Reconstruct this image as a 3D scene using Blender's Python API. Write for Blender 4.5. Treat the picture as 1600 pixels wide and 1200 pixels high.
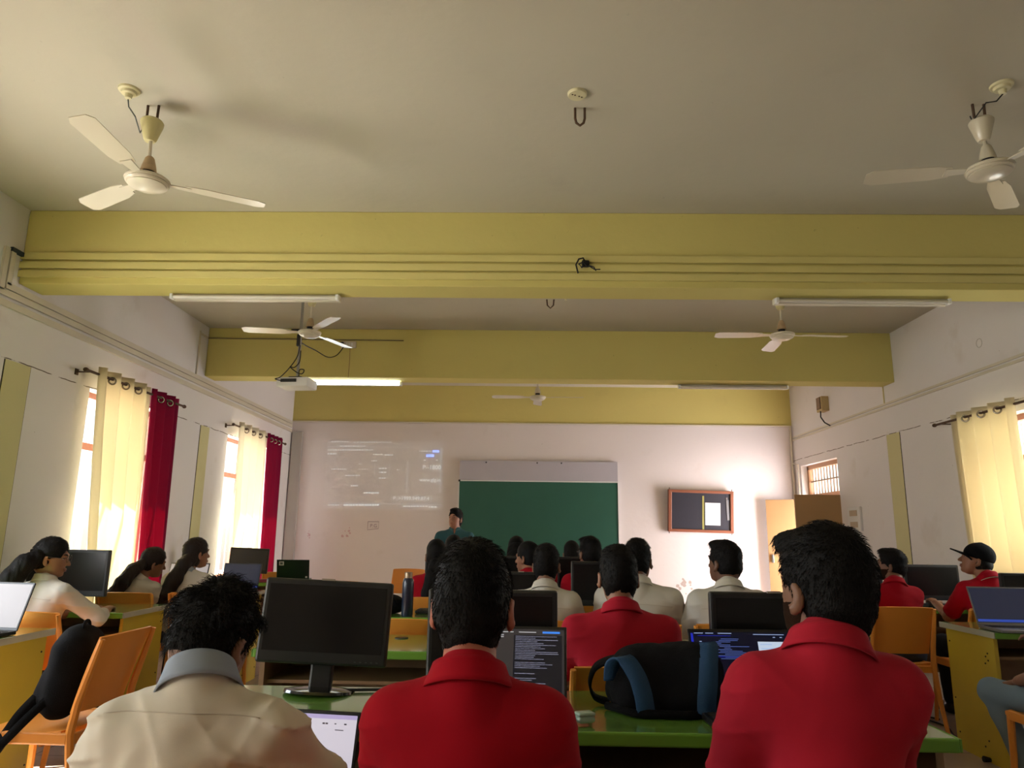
import bpy, bmesh, math, random
import numpy as np
from mathutils import Vector, Matrix, Euler
random.seed(7); np.random.seed(7)
sc = bpy.context.scene
for o in list(bpy.data.objects): bpy.data.objects.remove(o)
COL = sc.collection
PI = math.pi

# ---------------------------------------------------------------- camera
FPX, PITCH, YAW, ROLL, CH = 1118.97, .2074, .0207, .0135, 1.27
cp, sp, cy_, sy_ = math.cos(PITCH), math.sin(PITCH), math.cos(YAW), math.sin(YAW)
CF = Vector((-sy_*cp, cy_*cp, sp)); _r = Vector((cy_, sy_, 0)); _u = _r.cross(CF)
CR = _r*math.cos(ROLL) + _u*math.sin(ROLL); CU = -_r*math.sin(ROLL) + _u*math.cos(ROLL)
cam = bpy.data.cameras.new('camera'); camo = bpy.data.objects.new('camera', cam); COL.objects.link(camo)
cam.sensor_width = 36; cam.lens = FPX/1600*36; cam.clip_start = .05; cam.clip_end = 200
camo.matrix_world = Matrix(((CR.x, CU.x, -CF.x, 0), (CR.y, CU.y, -CF.y, 0), (CR.z, CU.z, -CF.z, CH), (0, 0, 0, 1)))
sc.camera = camo
CO = Vector((0, 0, CH))
def ray(px, py): return CF + CR*((px-800)/FPX) - CU*((py-600)/FPX)
def at(px, py, Y): v = ray(px, py); return CO + v*(Y/v.y)
def atz(px, py, Z): v = ray(px, py); return CO + v*((Z-CH)/v.z)
def atx(px, py, X): v = ray(px, py); return CO + v*(X/v.x)

# room measures
XL, XR, YB, YF, H = -3.64, 4.08, 11.0, -3.4, 3.545
HB = 2.98
WT = .24

# ---------------------------------------------------------------- world, sun, daylight, exposure
sc.view_settings.view_transform = 'Standard'; sc.view_settings.look = 'None'
sc.view_settings.gamma = 1; sc.view_settings.use_curve_mapping = False
sc.view_settings.exposure = .92
w = bpy.data.worlds.new('sky'); sc.world = w; w.use_nodes = True
nt = w.node_tree; nt.nodes.clear()
wo = nt.nodes.new('ShaderNodeOutputWorld'); bg = nt.nodes.new('ShaderNodeBackground'); sk = nt.nodes.new('ShaderNodeTexSky')
sk.sky_type = 'NISHITA'; sk.sun_disc = False; sk.sun_elevation = math.radians(48); sk.sun_rotation = math.radians(270)
bg.inputs[1].default_value = .22
nt.links.new(sk.outputs[0], bg.inputs[0]); nt.links.new(bg.outputs[0], wo.inputs[0])
sun = bpy.data.lights.new('sun', 'SUN'); sun.energy = 42; sun.angle = .01; sun.color = (1, .93, .80)
suno = bpy.data.objects.new('sun', sun); COL.objects.link(suno)
suno.rotation_euler = Vector((1, .22, -1.0)).to_track_quat('-Z', 'Y').to_euler()
def area(name, loc, direction, sx, sy, e, col):
    l = bpy.data.lights.new(name, 'AREA'); l.shape = 'RECTANGLE'; l.size = sx; l.size_y = sy; l.energy = e; l.color = col
    o = bpy.data.objects.new(name, l); COL.objects.link(o); o.location = loc
    o.rotation_euler = Vector(direction).to_track_quat('-Z', 'Y').to_euler()
    return o
# daylight entering each window / door opening (just outside the glass, facing the room)
SKYC = (.93, .95, 1.0)
area('daylight_window_1', (XL-.32, 6.4, 1.75), (1, 0, 0), 1.35, 1.5, 34, SKYC)
area('daylight_window_2', (XL-.32, 9.3, 1.75), (1, 0, 0), 1.7, 1.5, 45, SKYC)
area('daylight_window_3', (XL-.32, 3.2, 1.75), (1, 0, 0), 1.5, 1.5, 48, SKYC)
area('daylight_window_4', (XL-.32, .2, 1.75), (1, 0, .0), 1.5, 1.5, 52, (1, .93, .78))
area('daylight_window_5', (XR+.32, 5.85, 1.72), (-1, 0, 0), 1.5, 1.4, 34, (1, .95, .85))
area('daylight_door', (XR+.35, 10.1, .93), (-1, .35, .02), 1.1, 1.7, 80, (1, .95, .97))

# ---------------------------------------------------------------- materials
MATS = {}
def mat(name, col, rough=.6, metal=0, bump=0, bscale=40, var=0, vscale=3, spec=.5, emit=None, estr=0, coat=0, trans=0, sheen=0):
    if name in MATS: return MATS[name]
    m = bpy.data.materials.new(name); m.use_nodes = True; n = m.node_tree; b = n.nodes['Principled BSDF']
    c = (col[0], col[1], col[2], 1)
    b.inputs['Base Color'].default_value = c; b.inputs['Roughness'].default_value = rough; b.inputs['Metallic'].default_value = metal
    b.inputs['Specular IOR Level'].default_value = spec
    if coat: b.inputs['Coat Weight'].default_value = coat; b.inputs['Coat Roughness'].default_value = .1
    if sheen: b.inputs['Sheen Weight'].default_value = sheen
    if emit: b.inputs['Emission Color'].default_value = (*emit, 1); b.inputs['Emission Strength'].default_value = estr
    tc = n.nodes.new('ShaderNodeTexCoord')
    if var:
        ns = n.nodes.new('ShaderNodeTexNoise'); ns.inputs['Scale'].default_value = vscale; ns.inputs['Detail'].default_value = 5
        n.links.new(tc.outputs['Object'], ns.inputs['Vector'])
        mx = n.nodes.new('ShaderNodeMix'); mx.data_type = 'RGBA'
        mx.inputs['A'].default_value = (*[max(0, k*(1-var)) for k in col], 1); mx.inputs['B'].default_value = (*[min(1, k*(1+var)) for k in col], 1)
        n.links.new(ns.outputs['Fac'], mx.inputs['Factor']); n.links.new(mx.outputs['Result'], b.inputs['Base Color'])
    if bump:
        nb = n.nodes.new('ShaderNodeTexNoise'); nb.inputs['Scale'].default_value = bscale; nb.inputs['Detail'].default_value = 4
        n.links.new(tc.outputs['Object'], nb.inputs['Vector'])
        bp = n.nodes.new('ShaderNodeBump'); bp.inputs['Strength'].default_value = bump; bp.inputs['Distance'].default_value = .01
        n.links.new(nb.outputs['Fac'], bp.inputs['Height']); n.links.new(bp.outputs['Normal'], b.inputs['Normal'])
    MATS[name] = m
    return m

def wall_mat(name, col, stain=(.45, .36, .26), stain_amt=.35, crack_z=None, seed=0):
    """plaster: broad tone mottling, small flakes, and an optional hairline crack at the lintel height"""
    m = mat(name, col, rough=.85, spec=.2)
    n = m.node_tree; b = n.nodes['Principled BSDF']; tc = [x for x in n.nodes if x.type == 'TEX_COORD'][0]
    L = n.links.new
    def noise(sc_, det=6, off=0, stretch=None):
        mp = n.nodes.new('ShaderNodeMapping'); mp.inputs['Location'].default_value = (off, off*.7, off*1.3)
        if stretch: mp.inputs['Scale'].default_value = stretch
        L(tc.outputs['Object'], mp.inputs['Vector'])
        t = n.nodes.new('ShaderNodeTexNoise'); t.inputs['Scale'].default_value = sc_; t.inputs['Detail'].default_value = det
        L(mp.outputs[0], t.inputs['Vector']); return t.outputs['Fac']
    def ramp(fac, a, bb):
        r = n.nodes.new('ShaderNodeMapRange'); r.inputs['From Min'].default_value = a; r.inputs['From Max'].default_value = bb
        L(fac, r.inputs['Value']); return r.outputs[0]
    def mixc(fac, A, B):
        x = n.nodes.new('ShaderNodeMix'); x.data_type = 'RGBA'; L(fac, x.inputs['Factor'])
        for s, v in (('A', A), ('B', B)):
            if isinstance(v, tuple): x.inputs[s].default_value = (*v, 1)
            else: L(v, x.inputs[s])
        return x.outputs['Result']
    base = mixc(noise(.7, 4, seed), tuple(k*.93 for k in col), tuple(min(1, k*1.05) for k in col))
    f1 = ramp(noise(2.3, 8, seed+3), .62, .80)
    mm = n.nodes.new('ShaderNodeMath'); mm.operation = 'MULTIPLY'; mm.inputs[1].default_value = stain_amt; L(f1, mm.inputs[0])
    c1 = mixc(mm.outputs[0], base, stain)
    f2 = ramp(noise(22, 3, seed+9), .74, .78)
    m2 = n.nodes.new('ShaderNodeMath'); m2.operation = 'MULTIPLY'; m2.inputs[1].default_value = stain_amt*.9; L(f2, m2.inputs[0])
    c2 = mixc(m2.outputs[0], c1, tuple(k*.5 for k in stain))
    if crack_z is not None:
        sx = n.nodes.new('ShaderNodeSeparateXYZ'); L(tc.outputs['Object'], sx.inputs[0])
        q = n.nodes.new('ShaderNodeMath'); q.operation = 'MULTIPLY_ADD'; L(noise(4, 6, seed+5), q.inputs[0]); q.inputs[1].default_value = .035; L(sx.outputs['Z'], q.inputs[2])
        d = n.nodes.new('ShaderNodeMath'); d.operation = 'SUBTRACT'; L(q.outputs[0], d.inputs[0]); d.inputs[1].default_value = crack_z+.017
        a = n.nodes.new('ShaderNodeMath'); a.operation = 'ABSOLUTE'; L(d.outputs[0], a.inputs[0])
        r = ramp(a.outputs[0], .0045, .0025)
        g = ramp(noise(9, 3, seed+11), .40, .50)
        mu = n.nodes.new('ShaderNodeMath'); mu.operation = 'MULTIPLY'; L(r, mu.inputs[0]); L(g, mu.inputs[1])
        c2 = mixc(mu.outputs[0], c2, (.10, .07, .05))
    L(c2, b.inputs['Base Color'])
    bp = n.nodes.new('ShaderNodeBump'); bp.inputs['Strength'].default_value = .25; bp.inputs['Distance'].default_value = .01
    L(noise(14, 8, seed+1), bp.inputs['Height']); L(bp.outputs[0], b.inputs['Normal'])
    return m

M_WALL = wall_mat('plaster_white', (.74, .715, .715), crack_z=2.43, seed=1)
M_BACK = wall_mat('plaster_back', (.74, .685, .69), stain=(.5, .42, .38), stain_amt=.3, seed=8)
M_CEIL = wall_mat('ceiling_paint', (.53, .49, .40), stain=(.33, .30, .26), stain_amt=.18, seed=4)
M_YEL = wall_mat('beam_yellow', (.62, .54, .19), stain=(.5, .42, .16), stain_amt=.4, seed=13)
M_COLY = wall_mat('column_yellow', (.62, .58, .32), stain=(.5, .42, .16), stain_amt=.3, seed=23)
M_TRUNK = mat('trunking_pvc', (.62, .57, .47), .45, var=.05)
M_TRUNKY = mat('trunking_yellow', (.63, .55, .20), .6, var=.06)
M_DARK = mat('dark_gap', (.03, .025, .02), .9)
M_IVORY = mat('ivory_plastic', (.66, .60, .38), .4)
M_FAN = mat('fan_enamel', (.62, .56, .44), .3, coat=.3)
M_FANOLD = mat('fan_canopy_ivory', (.60, .53, .27), .45, var=.08, vscale=20)
M_RUST = mat('rusty_iron', (.09, .05, .03), .9, var=.4, vscale=30)
M_BRASS = mat('stained_cup', (.42, .30, .17), .5, var=.3, vscale=25)
M_BLACK = mat('black_plastic', (.012, .012, .013), .4)
M_BLACKR = mat('black_rubber', (.012, .011, .011), .75)
M_SCREEN = mat('screen_off', (.010, .009, .009), .22, spec=.3)
M_SILVER = mat('silver_metal', (.45, .45, .46), .3, metal=.9)
M_STEEL = mat('steel_ring', (.42, .38, .33), .25, metal=1)
M_BLACKCLOTH = mat('black_nylon', (.005, .005, .006), .9, spec=.15, bump=.4, bscale=260)
M_GREYCLOTH = mat('charcoal_nylon', (.009, .0095, .012), .9, spec=.15, bump=.4, bscale=260)
M_BLUECLOTH = mat('blue_nylon', (.010, .060, .16), .75, bump=.3, bscale=260)
M_ORANGE = mat('orange_plastic', (.78, .29, .045), .38, var=.04)
M_GREEN = mat('green_laminate', (.15, .33, .055), .22, spec=.9, var=.06, coat=1.0)
M_GREENED = mat('green_edge', (.14, .34, .03), .5)
M_EDGE = mat('worn_edge_banding', (.46, .45, .36), .6, var=.1, vscale=12)
M_YPAN = mat('yellow_panel', (.60, .44, .04), .5, var=.08, vscale=5)
M_WOOD = mat('brown_board', (.27, .17, .09), .6, var=.25, vscale=6)
M_DOOR = mat('door_ply', (.42, .25, .11), .55, var=.12, vscale=3)
M_WFRAME = mat('window_wood', (.30, .12, .08), .6, var=.15, vscale=8)
M_BOARD = mat('green_board', (.018, .10, .07), .55, var=.08, vscale=4)
M_ALU = mat('aluminium', (.5, .5, .5), .4, metal=.6)
M_WHITE = mat('white_plastic', (.72, .72, .72), .45)
M_PAPER = mat('paper', (.75, .75, .78), .8)

# ---------------------------------------------------------------- mesh helpers
class MB:
    """collects shapes; build() links them as ONE mesh object"""
    def __init__(s): s.bm = bmesh.new()
    def box(s, c, d, rz=0, rx=0, ry=0, bev=0):
        m = Matrix.Translation(c) @ Euler((rx, ry, rz)).to_matrix().to_4x4() @ Matrix.Diagonal((*d, 1))
        r = bmesh.ops.create_cube(s.bm, size=1, matrix=m)
        if bev:
            es = list({e for v in r['verts'] for e in v.link_edges})
            bmesh.ops.bevel(s.bm, geom=es, offset=bev, segments=2, profile=.5, affect='EDGES')
        return s
    def b2(s, a, b, bev=0):
        c = [(a[i]+b[i])/2 for i in range(3)]; d = [abs(b[i]-a[i]) for i in range(3)]
        return s.box(c, d, bev=bev)
    def tube(s, pts, r, n=8, cap=True, closed=False):
        pts = [Vector(p) for p in pts]; N = len(pts)
        rr = r if isinstance(r, (list, tuple)) else [r]*N
        rings = []; up = None
        for i, p in enumerate(pts):
            if closed: t = pts[(i+1) % N]-pts[i-1]
            else: t = pts[min(i+1, N-1)]-pts[max(i-1, 0)]
            if t.length < 1e-9: t = Vector((0, 0, 1))
            t.normalize()
            if up is None: up = Vector((0, 0, 1)) if abs(t.z) < .9 else Vector((0, 1, 0))
            a = t.cross(up)
            if a.length < 1e-6: a = t.orthogonal()
            a.normalize(); b = a.cross(t).normalized(); up = b
            rings.append([s.bm.verts.new(p + (a*math.cos(k*2*PI/n)+b*math.sin(k*2*PI/n))*rr[i]) for k in range(n)])
        for i in range(N if closed else N-1):
            A, B = rings[i], rings[(i+1) % N]
            for k in range(n): s.bm.faces.new((A[k], A[(k+1) % n], B[(k+1) % n], B[k]))
        if cap and not closed:
            s.bm.faces.new(rings[0][::-1]); s.bm.faces.new(rings[-1])
        return s
    def lathe(s, prof, c=(0, 0, 0), n=28, mtx=None):
        rings = []
        for (r, z) in prof:
            if r < 1e-5: rings.append([s.bm.verts.new((0, 0, z))])
            else: rings.append([s.bm.verts.new((r*math.cos(k*2*PI/n), r*math.sin(k*2*PI/n), z)) for k in range(n)])
        for A, B in zip(rings, rings[1:]):
            for k in range(n):
                a = A[k % len(A)]; a2 = A[(k+1) % len(A)]; b = B[k % len(B)]; b2 = B[(k+1) % len(B)]
                f = [x for i, x in enumerate((a, a2, b2, b)) if x not in (a, a2, b2, b)[:i]]
                if len(f) > 2:
                    try: s.bm.faces.new(f)
                    except ValueError: pass
        vs = [v for R in rings for v in R]
        M = (mtx or Matrix.Identity(4)); M = Matrix.Translation(c) @ M
        bmesh.ops.transform(s.bm, matrix=M, verts=vs)
        return s
    def torus(s, c, R, r, mtx=None, n=20, k=8):
        prof = []
        rings = []
        for i in range(n):
            a = i*2*PI/n
            rings.append([s.bm.verts.new(((R+r*math.cos(j*2*PI/k))*math.cos(a), (R+r*math.cos(j*2*PI/k))*math.sin(a), r*math.sin(j*2*PI/k))) for j in range(k)])
        for i in range(n):
            A, B = rings[i], rings[(i+1) % n]
            for j in range(k): s.bm.faces.new((A[j], B[j], B[(j+1) % k], A[(j+1) % k]))
        bmesh.ops.transform(s.bm, matrix=Matrix.Translation(c) @ (mtx or Matrix.Identity(4)), verts=[v for q in rings for v in q])
        return s
    def prism(s, poly, z0, z1, mtx=None):
        """extrude an xy polygon from z0 to z1"""
        A = [s.bm.verts.new((x, y, z0)) for x, y in poly]; B = [s.bm.verts.new((x, y, z1)) for x, y in poly]; n = len(poly)
        s.bm.faces.new(A[::-1]); s.bm.faces.new(B)
        for i in range(n): s.bm.faces.new((A[i], A[(i+1) % n], B[(i+1) % n], B[i]))
        if mtx: bmesh.ops.transform(s.bm, matrix=mtx, verts=A+B)
        return s
    def sheet(s, fn, nu, nv, thick=0):
        """fn(u,v) -> point; doubled with thickness along normals"""
        P = [[Vector(fn(i/nu, j/nv)) for j in range(nv+1)] for i in range(nu+1)]
        def nrm(i, j):
            a = P[min(i+1, nu)][j]-P[max(i-1, 0)][j]; b = P[i][min(j+1, nv)]-P[i][max(j-1, 0)]
            c = a.cross(b); return c.normalized() if c.length > 1e-12 else Vector((0, 0, 1))
        A = [[s.bm.verts.new(P[i][j]) for j in range(nv+1)] for i in range(nu+1)]
        if thick:
            B = [[s.bm.verts.new(P[i][j]-nrm(i, j)*thick) for j in range(nv+1)] for i in range(nu+1)]
        for i in range(nu):
            for j in range(nv):
                s.bm.faces.new((A[i][j], A[i+1][j], A[i+1][j+1], A[i][j+1]))
                if thick: s.bm.faces.new((B[i][j], B[i][j+1], B[i+1][j+1], B[i+1][j]))
        if thick:
            for i in range(nu):
                s.bm.faces.new((A[i][0], B[i][0], B[i+1][0], A[i+1][0])); s.bm.faces.new((A[i][nv], A[i+1][nv], B[i+1][nv], B[i][nv]))
            for j in range(nv):
                s.bm.faces.new((A[0][j], A[0][j+1], B[0][j+1], B[0][j])); s.bm.faces.new((A[nu][j], B[nu][j], B[nu][j+1], A[nu][j+1]))
        return s
    def build(s, name, m, parent=None, smooth=False, kind=None):
        bmesh.ops.recalc_face_normals(s.bm, faces=s.bm.faces)
        me = bpy.data.meshes.new(name); s.bm.to_mesh(me); s.bm.free()
        me.materials.append(m)
        if smooth:
            for p in me.polygons: p.use_smooth = True
            if smooth != 'all': me.set_sharp_from_angle(angle=math.radians(35))
        o = bpy.data.objects.new(name, me); COL.objects.link(o)
        if parent: o.parent = parent
        if kind: o['kind'] = kind
        return o
def tag(o, label, cat, group=None):
    o['label'] = label; o['category'] = cat
    if group: o['group'] = group
    return o
def thing(name, label, cat, loc=(0, 0, 0), rz=0, group=None):
    o = bpy.data.objects.new(name, None); COL.objects.link(o); o.location = loc; o.rotation_euler = (0, 0, rz)
    o.empty_display_size = .1
    return tag(o, label, cat, group)
def dup(root, loc, rz, label, group=None):
    def cp_(o, par):
        c = o.copy(); COL.objects.link(c)
        if par: c.parent = par
        for ch in list(o.children): cp_(ch, c)
        return c
    r = cp_(root, None); r.location = loc; r.rotation_euler = (0, 0, rz); r['label'] = label
    if group: r['group'] = group
    return r

# ---------------------------------------------------------------- room shell
def wall_boxes(mb, axis, x0, x1, a0, a1, z0, z1, ops):
    As = sorted({a0, a1, *[v for o in ops for v in o[:2]]}); Zs = sorted({z0, z1, *[v for o in ops for v in o[2:]]})
    for a, b in zip(As, As[1:]):
        for c, d in zip(Zs, Zs[1:]):
            if any(o[0] <= (a+b)/2 <= o[1] and o[2] <= (c+d)/2 <= o[3] for o in ops): continue
            mb.b2((x0, a, c), (x1, b, d)) if axis == 'x' else mb.b2((a, x0, c), (b, x1, d))
    bmesh.ops.remove_doubles(mb.bm, verts=mb.bm.verts, dist=1e-5)
LOPS = [(5.79, 7.05, .70, 2.42), (8.62, 10.15, .70, 2.42), (2.5, 4.0, .95, 2.42), (-.5, 1.0, .95, 2.42)]
ROPS = [(5.05, 6.62, .95, 2.33), (9.47, 10.72, 0, 2.32)]
m = MB(); wall_boxes(m, 'x', XL-WT, XL, YF, YB, 0, H, LOPS); m.build('wall_left', M_WALL, kind='structure')
m = MB(); wall_boxes(m, 'x', XR, XR+WT, YF, YB, 0, H, ROPS); m.build('wall_right', M_WALL, kind='structure')
MB().b2((XL-WT, YB, 0), (XR+WT, YB+WT, H)).build('wall_back', M_BACK, kind='structure')
MB().b2((XL-WT, YF-WT, 0), (XR+WT, YF, H)).build('wall_front', M_WALL, kind='structure')
MB().b2((XL-WT, YF-WT, H), (XR+WT, YB+WT, H+.15)).build('ceiling', M_CEIL, kind='structure')
# floor: square tiles
fm = mat('floor_tiles', (.42, .33, .28), .35)
n_ = fm.node_tree; bs = n_.nodes['Principled BSDF']; tc = n_.nodes['Texture Coordinate']
br = n_.nodes.new('ShaderNodeTexBrick'); br.offset = 0; br.inputs['Scale'].default_value = 1; br.inputs['Brick Width'].default_value = .4; br.inputs['Row Height'].default_value = .4
br.inputs['Mortar Size'].default_value = .004; br.inputs['Color1'].default_value = (.40, .31, .26, 1); br.inputs['Color2'].default_value = (.45, .36, .31, 1); br.inputs['Mortar'].default_value = (.12, .08, .06, 1)
n_.links.new(tc.outputs['Object'], br.inputs['Vector']); n_.links.new(br.outputs['Color'], bs.inputs['Base Color'])
MB().b2((XL-WT, YF-WT, -.12), (XR+WT, YB+WT, 0)).build('floor', fm, kind='structure')
# ground outside
MB().b2((-30, -20, -.4), (XL-WT-.01, 30, -.3)).build('ground_left', mat('sunlit_ground', (.45, .40, .32), .9, var=.2), kind='structure')
MB().b2((XR+WT+.01, -20, -.4), (30, 30, -.3)).build('ground_right', MATS['sunlit_ground'], kind='structure')
# beams
for i, (y0, y1) in enumerate(((4.80, 5.055), (7.84, 8.105), (1.72, 1.98), (-1.35, -1.1))):
    MB().b2((XL, y0, HB), (XR, y1, H), bev=.006).build('trim_%d' % (i+1), M_YEL, kind='structure')
MB().b2((XL, 10.985, 2.965), (XR, YB, H)).build('trim_5', M_YEL, kind='structure')
# yellow columns shown flush in the side walls, with dark joint lines
k = 6
for (x, s, y0, y1) in ((XL, 1, 4.79, 5.05), (XL, 1, 7.87, 8.09), (XR, -1, 7.84, 8.12), (XR, -1, 4.79, 5.05), (XL, 1, 1.72, 1.98)):
    t = MB().b2((x, y0, 0), (x+s*.006, y1, 2.425)).build('trim_%d' % k, M_COLY, kind='structure')
    MB().b2((x, y0-.007, 0), (x+s*.003, y0, 2.425)).b2((x, y1, 0), (x+s*.003, y1+.007, 2.425)).build('joint', M_DARK, t)
    k += 1
# sun shades outside the left windows
for (a, b, *_r2) in LOPS:
    MB().b2((XL-WT-.62, a-.15, 2.46), (XL-WT, b+.15, 2.54)).build('trim_%d' % k, M_WALL, kind='structure'); k += 1

# windows
M_GLASS = bpy.data.materials.new('glass'); M_GLASS.use_nodes = True
gn = M_GLASS.node_tree; gn.nodes.clear(); go = gn.nodes.new('ShaderNodeOutputMaterial'); gm = gn.nodes.new('ShaderNodeMixShader'); gt = gn.nodes.new('ShaderNodeBsdfTransparent'); gg = gn.nodes.new('ShaderNodeBsdfGlossy')
gg.inputs['Roughness'].default_value = .03; gm.inputs[0].default_value = .06; gt.inputs[0].default_value = (.92, .96, .96, 1)
gn.links.new(gt.outputs[0], gm.inputs[1]); gn.links.new(gg.outputs[0], gm.inputs[2]); gn.links.new(gm.outputs[0], go.inputs[0])
wi = 1
for (x, s, ops) in ((XL, -1, LOPS), (XR, 1, ROPS[:1])):
    for (a, b, c, d) in ops:
        xm = x+s*.14; f = MB(); f.b2((xm-.03, a, c), (xm+.03, a+.05, d)).b2((xm-.03, b-.05, c), (xm+.03, b, d)).b2((xm-.03, a, c), (xm+.03, b, c+.05)).b2((xm-.03, a, d-.05), (xm+.03, b, d))
        f.b2((xm-.025, a, 1.93), (xm+.025, b, 1.99)); mid = (a+b)/2
        f.b2((xm-.025, mid-.03, c), (xm+.025, mid+.03, d))
        wn = f.build('window_%d' % wi, M_WFRAME, kind='structure'); wi += 1
        MB().b2((xm-.002, a+.05, c+.05), (xm+.002, mid-.03, 1.93)).b2((xm-.002, mid+.03, 1.99), (xm+.002, b-.05, d-.05)).build('pane', M_GLASS, wn)
        g = MB()
        for q in range(1, 11): g.b2((xm+s*.05-.005, a+(b-a)*q/11-.005, c), (xm+s*.05+.005, a+(b-a)*q/11+.005, d))
        g.build('grille', mat('grille_paint', (.35, .36, .36), .5), wn)
# transom over the door with bars
xm = XR+.12
f = MB().b2((xm-.035, 9.47, 2.26), (xm+.035, 10.72, 2.32)).b2((xm-.035, 9.47, 1.84), (xm+.035, 10.72, 1.9)).b2((xm-.035, 10.66, 0), (xm+.035, 10.72, 2.3)).b2((xm-.035, 9.47, 0), (xm+.035, 9.53, 2.3))
t = f.build('window_%d' % wi, mat('transom_wood', (.42, .24, .14), .6), kind='structure')
g = MB()
for q in range(1, 12): g.b2((xm-.008, 9.5+q*1.2/12-.006, 1.9), (xm+.008, 9.5+q*1.2/12+.006, 2.27))
g.b2((xm-.012, 9.5, 2.075), (xm+.012, 10.7, 2.093)); g.build('grille', mat('grille_brown', (.32, .22, .15), .5), t)
# pale wall of the corridor across from the door, out in daylight
MB().b2((XR+2.6, 8.2, -.3), (XR+2.8, 13, 3.4)).build('wall_outside', mat('corridor_wall', (.62, .50, .34), .9), kind='structure')
# door leaves (ajar, standing into the room)
def leaf(name, hx, hy, ex, ey, z1, label):
    L = math.hypot(ex-hx, ey-hy); a = math.atan2(ey-hy, ex-hx)
    d = MB().box((L/2, 0, z1/2+.01), (L, .035, z1-.02), bev=.003).build(name, M_DOOR, kind='structure')
    d.location = (hx, hy, 0); d.rotation_euler = (0, 0, a)
    MB().box((L-.06, -.03, .98), (.03, .03, .12), bev=.006).box((L-.06, .03, .98), (.03, .03, .12), bev=.006).build('door_handle', M_SILVER, d)
    return d
leaf('door_1', XR-.012, 9.44, 3.50, 9.50, 1.83, '')
leaf('door_2', XR-.02, 10.64, 3.575, 10.86, 1.83, '')

# ---------------------------------------------------------------- cable trunking and pipes
def trunk(name, label, segs, m_, w=.035, d=.02, grp=None):
    b = MB()
    for (p, q, nrm) in segs:
        p, q = Vector(p), Vector(q); lo = [min(p[i], q[i]) for i in range(3)]; hi = [max(p[i], q[i]) for i in range(3)]
        for i in range(3):
            if nrm[i] != 0:
                if nrm[i] > 0: hi[i] += d
                else: lo[i] -= d
            elif abs(p[i]-q[i]) < 1e-6: lo[i] -= w/2; hi[i] += w/2
            else: lo[i] -= w/2*.9; hi[i] += w/2*.9
        b.b2(lo, hi, bev=.002)
    return tag(b.build(name, m_), label, 'cable trunking', grp)
bm_y = 4.80
for i, (z, lb) in enumerate(((3.186, 'upper'), (3.118, 'middle'), (3.052, 'lower'))):
    trunk('cable_trunking', '%s of three long yellow-painted cable trunkings along the near beam' % lb, [((XL, bm_y, z), (XR, bm_y, z), (0, -1, 0))], M_TRUNKY, w=.050, d=.022)
for z, lb, y0 in ((2.925, 'upper', 4.69), (2.873, 'middle', 4.63), (2.80, 'lower', 3.0)):
    segs = [((XL, y0, z), (XL, YB-.08, z), (1, 0, 0))]
    if lb != 'lower': trunk('cable_trunking', 'short vertical white trunking at the near beam end, joining the %s left wall run' % lb, [((XL, y0, z+.027), (XL, y0, 3.17), (1, 0, 0))], M_TRUNK, w=.046)
    trunk('cable_trunking', '%s of three white cable trunkings running along the left wall' % lb, segs, M_TRUNK, w=.046)
tag(MB().b2((XL+.004, 4.665, 3.175), (XL+.026, 4.80, 3.205)).build('cable_bundle', mat('dark_tape', (.03, .04, .05), .8)), 'dark taped cable bundle where the left wall trunking meets the near beam', 'cable')
for z, lb in ((2.775, 'upper'), (2.735, 'lower')):
    trunk('cable_trunking', '%s slim white trunking sloping away along the right wall' % lb, [((XR, 2.0, z), (XR, YB, z), (-1, 0, 0))], M_TRUNK, w=.024, d=.015)
trunk('cable_trunking', 'thin trunking dropping down the left wall beside the second beam', [((XL, 7.62, 2.95), (XL, 7.62, 3.44), (1, 0, 0)), ((XL, 7.62, 3.42), (XL, 7.80, 3.42), (1, 0, 0))], M_TRUNK, w=.02, d=.015)
tag(MB().tube([(XL, 7.83, 3.42), (-2.4, 7.83, 3.415), (-1.4, 7.83, 3.41)], .007).build('cable_conduit', mat('conduit_dark', (.22, .18, .08), .7), smooth=True), 'thin dark conduit along the second beam to the socket box', 'conduit')
trunk('cable_trunking', 'thin white trunking right across the back wall under its yellow band', [((XL, 10.985, 2.955), (XR, 10.985, 2.955), (0, -1, 0))], M_TRUNK, w=.022, d=.015)
trunk('cable_trunking', 'vertical grey trunking in the back left corner from ceiling to floor', [((XL+.10, YB, 0), (XL+.10, YB, 2.72), (0, -1, 0))], mat('trunk_grey', (.45, .43, .41), .6), w=.15, d=.05)
tag(MB().tube([(XR-.03, YB-.03, 0.4), (XR-.03, YB-.03, 2.95)], .016).tube([(XR-.03, YB-.25, 1.55), (XR-.03, YB-.25, 2.35), (XR-.03, YB-.03, 2.38)], .010).build('wall_pipe', M_TRUNK, smooth=True), 'thin pipe in the back right corner beside the door', 'pipe')
trunk('cable_trunking', 'short vertical wire cover on the right wall below the second beam', [((XR, 8.10, 2.78), (XR, 8.10, 2.98), (-1, 0, 0))], mat('wire_cover_yellow', (.55, .47, .2), .6), w=.014, d=.01)
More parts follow.
